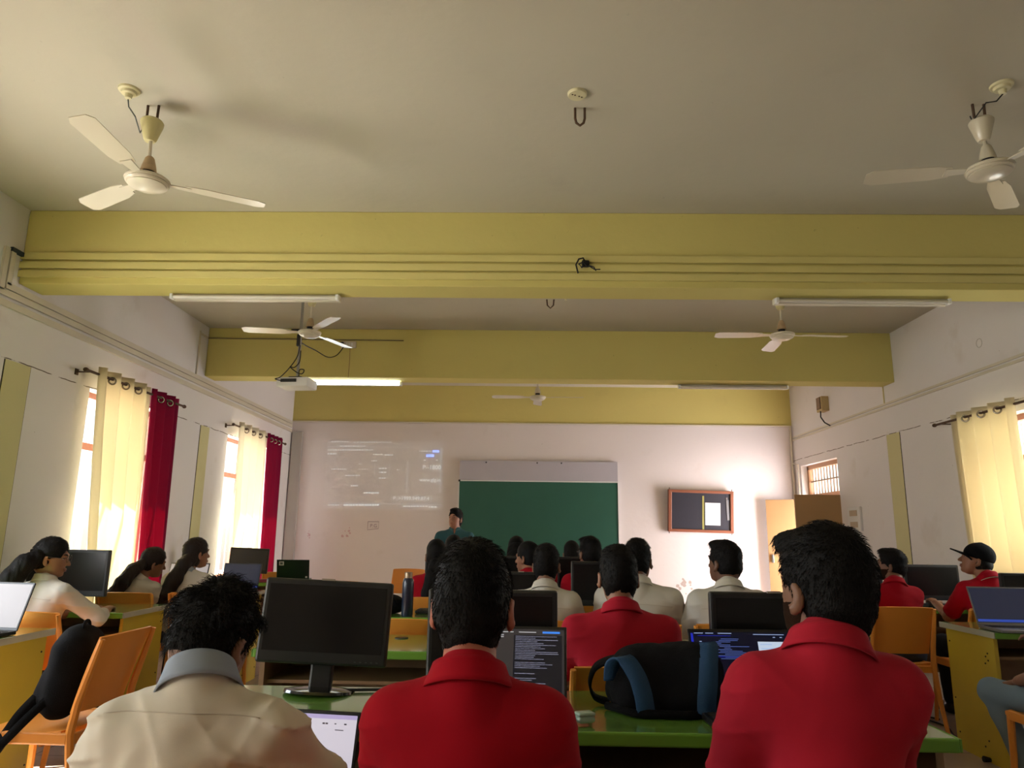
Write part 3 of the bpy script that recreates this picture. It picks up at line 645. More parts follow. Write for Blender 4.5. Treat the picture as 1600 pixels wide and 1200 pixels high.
desk('front green desk of the middle block, carrying the large monitor', -1.02, -.045, 2.09, 2.62, CG, (1, 1))
desk('front green desk of the middle block under the grey and blue backpack', -.035, 1.165, 2.09, 2.62, CG, (1, 1))
desk('second middle desk with a round cable hole, beyond the large monitor', -1.22, -.045, 3.38, 3.93, CG, (1, 1), grommet=-.62)
desk('second middle desk behind the grey and blue backpack', -.035, 1.165, 3.38, 3.93, CG, (1, 1))
desk('third middle desk with the dark blue bottle', -1.20, -.045, 4.70, 5.25, CG, (1, 1))
desk('third middle desk in front of the men in white shirts', -.035, 1.165, 4.70, 5.25, CG, (1, 1))
desk('fourth middle desk, in front of the girl with the ponytail', -1.20, -.045, 6.0, 6.55, CG)
desk('fourth middle desk, right half below the dark monitors', -.035, 1.165, 6.0, 6.55, CG)
desk('left block desk nearest the camera with the open white-screened laptop', -3.6, -2.50, 3.40, 3.96, LG, (0, 2))
desk('left block desk where the girl in glasses rests her arm', -3.6, -2.545, 4.70, 5.30, LG, (0, 2))
desk('third left block desk, its yellow side seen behind the man in white', -3.45, -2.36, 6.10, 6.72, LG, (0, 2))
desk('fourth left block desk with the monitor by the far crimson curtain', -3.45, -2.36, 7.6, 8.2, LG, (0, 2))
desk('right block desk with laptop, its yellow side turned to the aisle', 2.72, 4.05, 4.40, 4.96, RG, (2, 0))
desk('farther right block desk in front of the bearded man', 2.76, 4.05, 5.85, 6.35, RG, (2, 0))

# ---------------------------------------------------------------- chairs (moulded orange plastic)
def make_chair(label, loc, rz, grp):
    """faces +y; origin on the floor under the seat"""
    t = thing('plastic_chair', label, 'chair', (loc[0], loc[1], 0), rz, grp)
    def seat(u, v): x = (u-.5)*.43; y = -.20+.41*v; return (x, y, .445+.012*abs(2*u-1)**2.5 - .012*(1-abs(2*v-1)**2)-(.02*max(0, v-.85)/.15))
    MB().sheet(seat, 10, 8, .018).build('seat', M_ORANGE, t, True)
    def back(u, v):
        s = 2*u-1; x = s*(.185+.012*v); z = .515+.305*v+.006*(1-s*s)*v; y = -.215-.075*v-.02*v*v-.028*(1-s*s); return (x, y, z)
    MB().sheet(back, 14, 10, .010).build('backrest', M_ORANGE, t, True)
    for s in (-1, 1):
        b = MB(); b.tube([(s*.20, -.318, .815), (s*.200, -.285, .70), (s*.200, -.245, .56), (s*.200, -.228, .44), (s*.205, -.26, .22), (s*.215, -.31, 0)], [.011, .014, .017, .018, .016, .013], 8)
        b.build('rear_leg', M_ORANGE, t, True)
        MB().tube([(s*.20, .195, .44), (s*.205, .20, .22), (s*.215, .215, 0)], [.018, .016, .013], 8).build('front_leg', M_ORANGE, t, True)
        MB().box((s*.205, -.02, .425), (.025, .42, .05), bev=.008).build('side_rail', M_ORANGE, t)
    MB().box((0, -.225, .415), (.40, .02, .045), bev=.006).build('rear_rail', M_ORANGE, t)
    return t
CHG = 'orange plastic chairs'
ch0 = make_chair('orange chair in the left aisle with a black backpack on its seat', (-2.09, 3.36), math.radians(88), CHG)
for (x, y, rz, lb) in ((-2.68, 4.33, -6, 'orange chair of the girl in glasses, against the nearest left desk'),
    (-2.88, 5.62, 0, 'yellow-lit orange chair of the girl leaning over the left desk'), (-2.40, 5.72, 0, 'orange chair of the long-haired girl beside the left aisle'),
    (-.62, 1.60, -4, 'orange chair under the man in the white shirt, bottom left'), (-.10, 1.42, 0, 'orange chair of the man in red, bottom middle'), (.64, 1.68, 2, 'orange chair top under the man in red, bottom right'),
    (.36, 2.96, 2, 'orange chair of the man in red in the second row'), (-.655, 4.27, 0, 'empty orange chair between the second and third middle desks'),
    (.11, 4.30, 0, 'orange chair of the man in white, third row middle'), (.62, 4.29, 0, 'orange chair of the broad man in white, third row'), (1.10, 4.27, 0, 'orange chair of the man in white on the right of the third row'),
    (-.66, 5.60, 0, 'orange chair of the girl with the ponytail'), (.03, 5.60, 0, 'orange chair hidden between monitors, fourth row middle'), (.50, 5.60, 0, 'orange chair of the man in glasses, fourth row'),
    (2.58, 5.42, -2, 'orange chair of the bearded man in the right aisle'), (3.2, 5.40, 0, 'orange chair of the man in the black cap'), (2.64, 3.70, 2, 'orange chair at the right picture edge under jeans'),
    (-1.52, 9.1, 172, 'empty orange chair facing the camera near the back wall'), (-2.75, 8.55, 4, 'orange chair top behind the far left desk'), (-1.75, 7.2, 0, 'orange chair whose top edge shows above the large monitor')):
    dup(ch0, (x, y, 0), math.radians(rz), lb, CHG)

# ---------------------------------------------------------------- monitors, laptops
def monitor(label, cx, cy, w, h, zc, yaw=0, roll=0, base_z=.75, stand=True, grp='black desktop monitors', m_s=M_SCREEN, tag_=True):
    t = thing('desktop_monitor', label, 'monitor', (cx, cy, base_z), math.radians(yaw), grp); z = zc-base_z
    def R(b, n, m_, par, sm=False):
        o = b.build(n, m_, par, sm)
        return o
    bz = .018
    hb = MB().box((0, .012, z), (w, .035, h), bev=.008).box((0, .04, z), (w*.6, .05, h*.55), bev=.015); ho = R(hb, 'housing', M_BLACK, t)
    sc_ = MB().box((0, -.0065, z+.01), (w-2*bz, .003, h-2*bz-.022)); R(sc_, 'screen', m_s, t)
    if tag_: MB().box((-.005, -.004, z+h/2+.001), (w*.10, .012, .006)).build('badge', mat('badge_tan', (.32, .27, .22), .5), t)
    b = MB()
    for i in range(5): b.box((w/2-.03-.018*i, -.0065, z-h/2+.014), (.006, .002, .003))
    b.build('buttons', mat('button_grey', (.05, .05, .05), .4), t)
    if stand:
        MB().box((0, .045, (z)/2), (.075, .03, z), bev=.008).build('neck', M_BLACK, t)
        MB().lathe([(0, .016), (.03, .018), (.09, .013), (.115, .008), (.118, 0), (0, 0)], (0, .045, 0), 40, Matrix.Diagonal((1, .85, 1, 1))).build('base', mat('base_gloss', (.012, .012, .013), .12, spec=.8), t, True)
    return t
a, b_ = at(403, 905, 2.42), at(599, 908, 2.47)
mo1 = monitor('large black monitor on the front desk beside the man in white', -.675, 2.46, .43, .27, .972, 3); mo1.rotation_euler = (math.radians(-6), math.radians(2.3), math.radians(3)); mo1.location = (-.675, 2.48, .755)
monitor('black monitor half hidden behind the head of the middle man in red', -.107, 2.5, .435, .285, .945, -2)
monitor('black monitor behind the bearded man in red, bottom right', .835, 2.5, .435, .285, .950, 1)
monitor('black monitor between the two men of the second and third rows', .53, 5.0, .435, .29, .955, 0)
monitor('black monitor on the third middle desk beside the man in white', -.02, 5.0, .40, .25, .90, 0)
monitor('black monitor in front of the girl with the ponytail', -.65, 6.35, .42, .27, .965, 0)
monitor('black monitor between heads, left of the green board centre', -.03, 6.35, .44, .27, .955, 0)
monitor('black monitor below the man in glasses, fourth row', .50, 6.35, .44, .27, .955, 0)
monitor('wide black monitor behind the girl in glasses', -3.14, 5.02, .58, .31, .975, -3, tag_=False)
m4 = monitor('grey-lit monitor in front of the far crimson curtain', -2.93, 7.75, .40, .26, .965, 8, m_s=mat('screen_grey', (.035, .037, .042), .35)); m4.rotation_euler.y = math.radians(2)
monitor('black monitor beside the bearded man on the right', 3.32, 6.1, .44, .28, .935, 0)
monitor('navy monitor partly behind the bearded man in red, right aisle', 2.82, 6.08, .16, .33, .94, -40, tag_=False)
monitor('black monitor cut by the right picture edge', 3.30, 4.85, .44, .32, .91, 0, tag_=False)

def emat(name, col, e): return mat(name, (col[0]*.3, col[1]*.3, col[2]*.3), .4, emit=col, estr=e*.5)
def laptop(label, x, y, yaw, w=.34, d=.235, ang=105, z=.752, kind='dark', body=M_BLACK, roll=0):
    """screen faces -y"""
    t = thing('laptop', label, 'laptop', (x, y, z), math.radians(yaw), 'open laptops')
    MB().box((0, -d/2, .009), (w, d, .018), bev=.004).build('base', body, t)
    b = MB()
    for r in range(5):
        for c in range(13): b.box((-w*.43+c*w*.0717, -.045-r*.019, .0185), (w*.06, .0155, .003))
    b.build('keys', M_BLACKR, t)
    MB().box((0, -d+.05, .0182), (.10, .065, .0015)).build('touchpad', mat('touchpad_grey', (.06, .06, .06), .4), t)
    L = math.radians(ang-90); mt = Matrix.Translation((0, 0, .016)) @ Matrix.Rotation(-L, 4, 'X')
    def P_(bb): bmesh.ops.transform(bb.bm, matrix=mt, verts=bb.bm.verts); return bb
    h = d*.96
    lid = P_(MB().box((0, .003, h/2), (w, .007, h), bev=.003)).build('lid', body, t)
    sc_ = {'dark': emat('display_dark', (.05, .043, .045), .6), 'ide': emat('display_navy', (.001, .002, .012), .9), 'doc': emat('display_white', (.62, .58, .66), .95), 'white': emat('display_blank', (.42, .38, .38), .9), 'navy': emat('display_blue', (.03, .035, .07), .5), 'back': None}[kind]
    if sc_ is None: return t
    di = P_(MB().box((0, -.0010, h/2+.003), (w-.016, .0012, h-.026))).build('display', sc_, lid)
    W = w-.016; Hh = h-.026; zc = h/2+.003
    def rows(mm, spec, name):
        bb = MB()
        for (u0, u1, v, th) in spec: bb.box(((u0+u1)/2*W-W/2, -.0019, zc+Hh/2-v*Hh), ((u1-u0)*W, .0004, th*Hh))
        P_(bb).build(name, mm, lid)
    random.seed(len(label))
    if kind == 'dark':
        sp = []; v = .11
        blocks = [(.11, 14), (.50, 4), (.66, 1), (.73, 2), (.80, 1), (.86, 1), (.95, 1)]
        for v0, n in blocks:
            for i in range(n): sp.append((.55, .55+.40*random.uniform(.35, 1), v0+i*.026, .009))
        rows(emat('text_lilac', (.45, .45, .62), .8), sp, 'screen_text')
        rows(emat('text_white', (.7, .7, .75), .6), [(.42, .48, .045, .012), (.5, .53, .045, .012), (.58, .74, .045, .012), (.12, .2, .08, .009), (.2, .34, .11, .008), (.05, .16, .16, .008), (.08, .22, .25, .008), (.40, .44, .09, .014), (.40, .44, .12, .014), (.22, .24, .68, .012), (.42, .44, .68, .012), (.36, .38, .68, .012)], 'menu_text')
        rows(emat('button_blue', (.05, .25, .9), .9), [(.80, .96, .045, .03)], 'blue_button')
        rows(emat('panel_dark', (.012, .012, .02), .5), [(.535, .98, .54, .90)], 'side_panel')
    if kind == 'ide':
        sp = []
        for i in range(26): u = .20+.02*random.randint(0, 4); sp.append((u, u+random.uniform(.04, .30), .10+i*.022 if i < 14 else .74+(i-14)*.018, .007))
        rows(emat('code_blue', (.10, .16, .50), .8), sp, 'code_lines')
        rows(emat('code_bright', (.35, .45, .75), .8), [(.03, .11, .018, .01), (.13, .2, .018, .01), (.24, .36, .018, .01), (.55, .82, .03, .01), (.72, .74, .07, .012), (.78, .8, .07, .012), (.84, .86, .07, .012), (.07, .09, .14, .012), (.07, .10, .2, .01), (.07, .12, .26, .01), (.07, .1, .31, .01), (.24, .42, .86, .01)], 'toolbar_text')
        rows(emat('panel_edge_blue', (.01, .02, .45), 1.0), [(.0, .2, .985, .03), (.0, .02, .5, .96), (.2, .75, .36, .006), (.2, .75, .70, .008), (.06, .35, .055, .006)], 'panel_borders')
        rows(emat('popup_white', (.55, .65, .8), .9), [(.58, .97, .20, .13)], 'popup')
        rows(emat('popup_blue', (.12, .3, .75), .9), [(.6, .7, .175, .012), (.6, .9, .235, .008)], 'popup_text')
    if kind == 'doc':
        rows(emat('doc_bar', (.45, .38, .62), .9), [(0, 1, .02, .05)], 'title_bar')
        rows(mat('doc_ink', (.12, .10, .14), .6), [(.72, .74, .10, .018), (.745, .765, .10, .018), (.82, .835, .10, .012), (.90, .92, .10, .016), (.83, .90, .17, .01), (.25, .62, .27, .016), (.1, .62, .38, .014), (.2, .6, .42, .014), (.1, .6, .6, .012), (.1, .55, .65, .012)], 'document_text')
    if kind == 'navy':
        rows(emat('taskbar_blue', (.03, .07, .40), .9), [(0, 1, .94, .07)], 'taskbar')
    return t
laptop('laptop showing a white document in front of the man in white', -.59, 1.93, -8, ang=103, z=.585, kind='doc')
laptop('laptop with dark chat screen in front of the middle man in red', -.048, 2.34, -3, w=.36, d=.238, ang=110, kind='dark')
laptop('laptop with dark blue code editor beside the bearded man in red', .705, 2.31, 2, w=.375, d=.243, ang=110, kind='ide')
laptop('open laptop with pale blank screen at the left picture edge', -2.70, 3.72, -9, w=.36, d=.25, ang=108, kind='white')
laptop('laptop with dark screen in front of the long-haired girl', -2.50, 6.45, -3, w=.34, d=.24, ang=105, kind='navy')
laptop('laptop with white screen between the two seated girls', -2.93, 6.35, -5, w=.36, d=.24, ang=104, kind='white')
lp = laptop('green-black laptop turned away from the camera, white sticker on its lid', -2.50, 7.95, 190, w=.34, d=.235, ang=112, kind='back', body=mat('laptop_green', (.006, .02, .015), .35))
mt = Matrix.Translation((0, 0, .016)) @ Matrix.Rotation(-math.radians(22), 4, 'X')
b = MB().box((.12, .0072, .185), (.05, .001, .045)); bmesh.ops.transform(b.bm, matrix=mt, verts=b.bm.verts); b.build('sticker', M_PAPER, lp)
b = MB().box((.12, .0080, .185), (.026, .001, .024)); bmesh.ops.transform(b.bm, matrix=mt, verts=b.bm.verts); b.build('sticker_print', mat('ink2', (.1, .12, .12), .7), lp)
b = MB().box((-.14, .0072, .03), (.02, .001, .02)); bmesh.ops.transform(b.bm, matrix=mt, verts=b.bm.verts); b.build('sticker', M_PAPER, lp)
laptop('silver laptop with dark navy screen on the right block desk', 2.955, 4.62, -4, w=.37, d=.25, ang=112, kind='navy', body=mat('laptop_silver', (.25, .25, .26), .35, metal=.5))

# ---------------------------------------------------------------- keyboards and small items
def keyboard(label, x, y, yaw, z=.752):
    t = thing('keyboard', label, 'keyboard', (x, y, z), math.radians(yaw), 'black keyboards')
    MB().box((0, 0, .010), (.44, .14, .02), bev=.005).build('body', M_BLACK, t)
    b = MB()
    for r in range(5):
        for c in range(18): b.box((-.20+c*.0235, .045-r*.022, .022), (.019, .017, .006))
    b.build('keys', mat('key_black', (.03, .03, .035), .5), t); return t
keyboard('black keyboard on the third desk beside the bottle', -.50, 4.98, -4)
keyboard('black keyboard on the far right desk under the monitor', 3.40, 6.0, 0)
q = atz(478, 1072, .75)
cable('monitor_cable', 'black cord lying on the front desk behind the monitor base', [(-.60, 2.53, .757), (-.50, 2.545, .757), (-.40, 2.55, .757), (-.30, 2.56, .757), (-.2, 2.57, .757)], .005)
# bottle
q = atz(640, 967, .75)
t = thing('water_bottle', 'tall dark blue steel bottle on the third middle desk', 'bottle', (-.755, 4.80, .751))
MB().lathe([(0, 0), (.034, 0), (.037, .006), (.037, .20), (.033, .225), (.026, .235), (0, .236)], n=28).build('body', mat('bottle_navy', (.006, .012, .035), .3, coat=.3), t, True)
MB().lathe([(0, .236), (.026, .236), (.026, .268), (.022, .272), (0, .272)], n=24).build('cap', mat('bottle_cap', (.45, .35, .25), .3, metal=.8), t, True)
# earbud case
q = atz(914, 1133, .75)
t = thing('earbud_case', 'small pale mint earbud case on the front desk', 'case', (q.x, q.y, .751), math.radians(20))
MB().box((0, 0, .016), (.052, .040, .020), bev=.009).build('case_body', mat('mint_case', (.35, .47, .40), .3), t, 'all'); MB().box((0, 0, .029), (.051, .039, .010), bev=.0045).build('lid', MATS['mint_case'], t, 'all')
# phone with a lit screen on the girl's desk
q = atz(113, 952, .752)
t = thing('phone', 'phone with a glowing screen under the arm of the girl in glasses', 'phone', (-2.86, 4.86, .752), .4)
MB().box((0, 0, .004), (.07, .14, .008), bev=.002).build('body', M_BLACK, t); MB().box((0, 0, .0085), (.064, .132, .0008)).build('display', emat('phone_glow', (.8, .85, 1), 2.5), t)
# papers on the far chair and desk
q = at(630, 938, 9.0); tag(MB().box((-1.56, 9.0, .462), (.22, .28, .012), rz=.2).build('paper_stack', M_PAPER), 'white papers on the seat of the empty chair facing the camera', 'papers')
b = MB().box((-2.72, 7.72, .765), (.16, .10, .03), bev=.006).build('tissue_box', mat('maroon_box', (.25, .02, .06), .6)); tag(b, 'small maroon and white box beside the grey-lit monitor', 'box')
# power cords on the floor by the right desk
cable('extension_cord', 'black cord on the floor along the yellow side of the right desk', [atz(1440, 1122, .006), atz(1478, 1135, .006), atz(1492, 1150, .006), atz(1520, 1165, .006), atz(1560, 1186, .006), atz(1580, 1190, .006)], .006)
cable('extension_cord', 'black cord and plug on the floor in the right aisle', [atz(1400, 1112, .006), atz(1440, 1118, .006), atz(1468, 1124, .006)], .006)
b = MB().tube([atz(1537, 1186, .02), atz(1552, 1188, .014)], [.018, .010], 8); b.tube([atz(1552, 1188, .014), atz(1575, 1184, .006), atz(1600, 1180, .006)], .004)
tag(b.build('power_plug', M_BLACKR, smooth=True), 'black plug on the floor beside the right desk', 'plug')

# ================================================================ people
M_SKINS = {}
def skin(c):
    k_ = 'skin_%d' % int(c[0]*1000)
    return mat(k_, c, .5, var=.10, vscale=18, bump=.08, bscale=120)
M_HAIR = mat('black_hair', (.0055, .0045, .0045), .62, bump=.3, bscale=220, spec=.15)
M_HAIRB = mat('dark_brown_hair', (.014, .008, .006), .5, bump=.3, bscale=220, spec=.3)
def cloth(name, col, sc_=900):
    return mat(name, col, .85, bump=.10, bscale=sc_, var=.05, vscale=6, spec=.12, sheen=.02)
M_RED = cloth('red_pique', (.36, .004, .014)); M_RED2 = cloth('coral_red_pique', (.42, .014, .032))
M_WSH = cloth('cream_shirt', (.60, .55, .46)); M_WSH2 = cloth('white_shirt', (.58, .55, .49)); M_COLB = cloth('grey_blue_collar', (.27, .31, .38))
M_DEN = cloth('dark_denim', (.035, .05, .08)); M_DENL = cloth('light_denim', (.17, .23, .28)); M_TRO = cloth('dark_trousers', (.02, .02, .025)); M_SHIRTB = cloth('teal_check_shirt', (.04, .115, .135))
M_SHOE = mat('shoe_black', (.02, .018, .018), .5); M_EYE = mat('eye_white', (.40, .36, .33), .3); M_IRIS = mat('iris_dark', (.01, .006, .004), .15); M_LIP = mat('lip_tone', (.26, .09, .07), .5)
V = lambda *a: np.array(a, dtype=np.float32)

class SDF:
    """smooth union of ellipsoids and tapered limbs on a grid, turned into one closed surface"""
    def __init__(s, lo, hi, h):
        s.h = h; s.lo = np.array(lo, np.float32); s.n = np.ceil((np.array(hi)-np.array(lo))/h).astype(int)+1
        s.g = np.full(s.n, .2, np.float32)
    def _sub(s, a, b, m):
        i0 = np.maximum(0, np.floor((np.array(a)-m-s.lo)/s.h).astype(int)); i1 = np.minimum(s.n, np.ceil((np.array(b)+m-s.lo)/s.h).astype(int)+1)
        if np.any(i1 <= i0): return None
        sl = tuple(slice(int(p), int(q)) for p, q in zip(i0, i1))
        ax = [s.lo[k]+s.h*np.arange(i0[k], i1[k], dtype=np.float32) for k in range(3)]
        return sl, ax[0][:, None, None], ax[1][None, :, None], ax[2][None, None, :]
    def _mix(s, sl, d, k, op):
        g = s.g[sl]
        if op == 'add':
            if k > 0: hh = np.clip(.5+.5*(g-d)/k, 0, 1); s.g[sl] = g*(1-hh)+d*hh-k*hh*(1-hh)
            else: s.g[sl] = np.minimum(g, d)
        else:
            if k > 0: hh = np.clip(.5-.5*(g+d)/k, 0, 1); s.g[sl] = g*(1-hh)-d*hh+k*hh*(1-hh)
            else: s.g[sl] = np.maximum(g, -d)
    def ell(s, c, r, R=None, k=.02, op='add'):
        c = np.array(c, np.float32); r = np.array(r, np.float32); m = k+.015+2*s.h; rm = r if R is None else np.full(3, r.max())
        q = s._sub(c-rm, c+rm, m)
        if q is None: return s
        sl, X, Y, Z = q; X = X-c[0]; Y = Y-c[1]; Z = Z-c[2]
        if R is not None:
            Ri = np.array(R).T; X, Y, Z = (Ri[i][0]*X+Ri[i][1]*Y+Ri[i][2]*Z for i in range(3))
        k0 = np.sqrt((X/r[0])**2+(Y/r[1])**2+(Z/r[2])**2); k1 = np.sqrt((X/r[0]**2)**2+(Y/r[1]**2)**2+(Z/r[2]**2)**2)+1e-9
        s._mix(sl, k0*(k0-1)/k1, k, op); return s
    def cone(s, a, b, ra, rb, k=.02, op='add', flat=None):
        a = np.array(a, np.float32); b = np.array(b, np.float32); m = k+.015+2*s.h; R = max(ra, rb)
        q = s._sub(np.minimum(a, b)-R, np.maximum(a, b)+R, m)
        if q is None: return s
        sl, X, Y, Z = q; ba = b-a; L2 = float(ba@ba)+1e-9
        t = np.clip(((X-a[0])*ba[0]+(Y-a[1])*ba[1]+(Z-a[2])*ba[2])/L2, 0, 1)
        dx, dy, dz = X-a[0]-t*ba[0], Y-a[1]-t*ba[1], Z-a[2]-t*ba[2]
        if flat is not None:
            f = np.array(flat[:3], np.float32); d_ = dx*f[0]+dy*f[1]+dz*f[2]; e = 1/flat[3]-1
            dx, dy, dz = dx+f[0]*d_*e, dy+f[1]*d_*e, dz+f[2]*d_*e
        s._mix(sl, np.sqrt(dx*dx+dy*dy+dz*dz)-(ra+(rb-ra)*t), k, op); return s
    def chain(s, pts, rs, k=.02, op='add'):
        for i in range(len(pts)-1): s.cone(pts[i], pts[i+1], rs[i], rs[i+1], k, op)
        return s
    def plane(s, p, n):
        """keep the side n points away from"""
        p = np.array(p, np.float32); n = np.array(n, np.float32); n = n/np.linalg.norm(n)
        q = s._sub(s.lo, s.lo+s.h*(s.n-1), s.h*2); sl, X, Y, Z = q
        s.g = np.maximum(s.g, (X-p[0])*n[0]+(Y-p[1])*n[1]+(Z-p[2])*n[2]); return s
    def warp(s, fn, band=.03):
        q = s._sub(s.lo, s.lo+s.h*(s.n-1), s.h*2); sl, X, Y, Z = q
        s.g = s.g+fn(X, Y, Z).astype(np.float32)*(np.abs(s.g) < band); return s
    def mesh(s, name, m, parent, mtx=None):
        g = s.g.copy()
        for a in range(3):
            i0 = [slice(None)]*3; i0[a] = 0; g[tuple(i0)] = np.maximum(g[tuple(i0)], s.h*.5); i0[a] = -1; g[tuple(i0)] = np.maximum(g[tuple(i0)], s.h*.5)
        ins = g < 0; n = np.array(g.shape)
        cnt = np.zeros(n-1, np.int8)
        for dx in (0, 1):
            for dy in (0, 1):
                for dz in (0, 1): cnt += ins[dx:n[0]-1+dx, dy:n[1]-1+dy, dz:n[2]-1+dz]
        act = (cnt > 0) & (cnt < 8); idx = np.argwhere(act); N = len(idx)
        if N == 0: return None
        ids = np.full(n-1, -1, np.int32); ids[act] = np.arange(N)
        acc = np.zeros((N, 3), np.float64); w = np.zeros(N)
        cor = [(x, y, z) for x in (0, 1) for y in (0, 1) for z in (0, 1)]
        val = {c: g[idx[:, 0]+c[0], idx[:, 1]+c[1], idx[:, 2]+c[2]] for c in cor}
        for c in cor:
            for a in range(3):
                if c[a]: continue
                d = list(c); d[a] = 1; d = tuple(d); va, vb = val[c], val[d]; mk = (va < 0) != (vb < 0)
                t = np.where(mk, va/(va-vb+1e-12), 0); p = np.array(c, float)[None]+np.zeros((N, 3)); p[:, a] += t
                acc += p*mk[:, None]; w += mk
        vs = (acc/w[:, None]+idx)*s.h+s.lo
        faces = []
        for a in range(3):
            b, c = (a+1) % 3, (a+2) % 3
            sl0 = [slice(1, -1)]*3; sl1 = [slice(1, -1)]*3; sl0[a] = slice(0, -1); sl1[a] = slice(1, None)
            A, B = ins[tuple(sl0)], ins[tuple(sl1)]; e = np.argwhere(A != B)
            if len(e) == 0: continue
            e0 = e.copy(); e0[:, b] += 1; e0[:, c] += 1
            flip = A[tuple(e.T)]
            def cell(db, dc): q_ = e0.copy(); q_[:, b] -= db; q_[:, c] -= dc; return ids[tuple(q_.T)]
            Q = np.stack([cell(1, 1), cell(0, 1), cell(0, 0), cell(1, 0)], 1); Q[~flip] = Q[~flip][:, ::-1]
            faces.append(Q[(Q >= 0).all(1)])
        F = np.concatenate(faces)
        s.v = vs
        if mtx is not None:
            M_ = np.array(mtx); vs = vs@M_[:3, :3].T+M_[:3, 3]
        me = bpy.data.meshes.new(name); me.vertices.add(len(vs)); me.vertices.foreach_set('co', vs.astype(np.float32).ravel())
        me.loops.add(F.size); me.loops.foreach_set('vertex_index', F.astype(np.int32).ravel())
        me.polygons.add(len(F)); me.polygons.foreach_set('loop_start', np.arange(0, F.size, 4, dtype=np.int32)); me.polygons.foreach_set('loop_total', np.full(len(F), 4, np.int32))
        me.polygons.foreach_set('use_smooth', np.ones(len(F), bool)); me.update(calc_edges=True); me.validate()
        me.materials.append(m); o = bpy.data.objects.new(name, me); COL.objects.link(o)
        if parent: o.parent = parent
        return o

def noise3(X, Y, Z, f, sd=0):
    return (np.sin(f*X+1.3*sd+1.7*np.sin(f*.7*Z+sd))*np.sin(f*1.1*Y+.9*sd+1.3*np.sin(f*.8*X))+np.sin(f*.9*Z+2.1*sd+1.5*np.sin(f*.6*Y)))*.5

def frame(yaw, pitch, roll):
    return Euler((pitch, roll, yaw), 'ZYX').to_matrix() if False else (Matrix.Rotation(yaw, 3, 'Z') @ Matrix.Rotation(pitch, 3, 'X') @ Matrix.Rotation(roll, 3, 'Y'))

def strands(name, roots, fn, m, parent, r=.0008, seg=4):
    """fine hair locks as three-sided tapering tubes; fn(root) -> list of points"""
    V_, F_ = [], []
    for p in roots:
        pts = fn(p); n = len(pts); base = len(V_)
        for i, q in enumerate(pts):
            t = Vector(pts[min(i+1, n-1)])-Vector(pts[max(i-1, 0)]); a = t.orthogonal().normalized(); b = t.cross(a).normalized(); rr = r*(1-.8*i/(n-1))
            for k in range(3): th = k*2.094; V_.append(tuple(Vector(q)+(a*math.cos(th)+b*math.sin(th))*rr))
        for i in range(n-1):
            for k in range(3): F_.append((base+i*3+k, base+i*3+(k+1) % 3, base+i*3+3+(k+1) % 3, base+i*3+3+k))
    me = bpy.data.meshes.new(name); me.from_pydata(V_, [], F_); me.materials.append(m)
    for p in me.polygons: p.use_smooth = True
    o = bpy.data.objects.new(name, me); COL.objects.link(o); o.parent = parent; return o

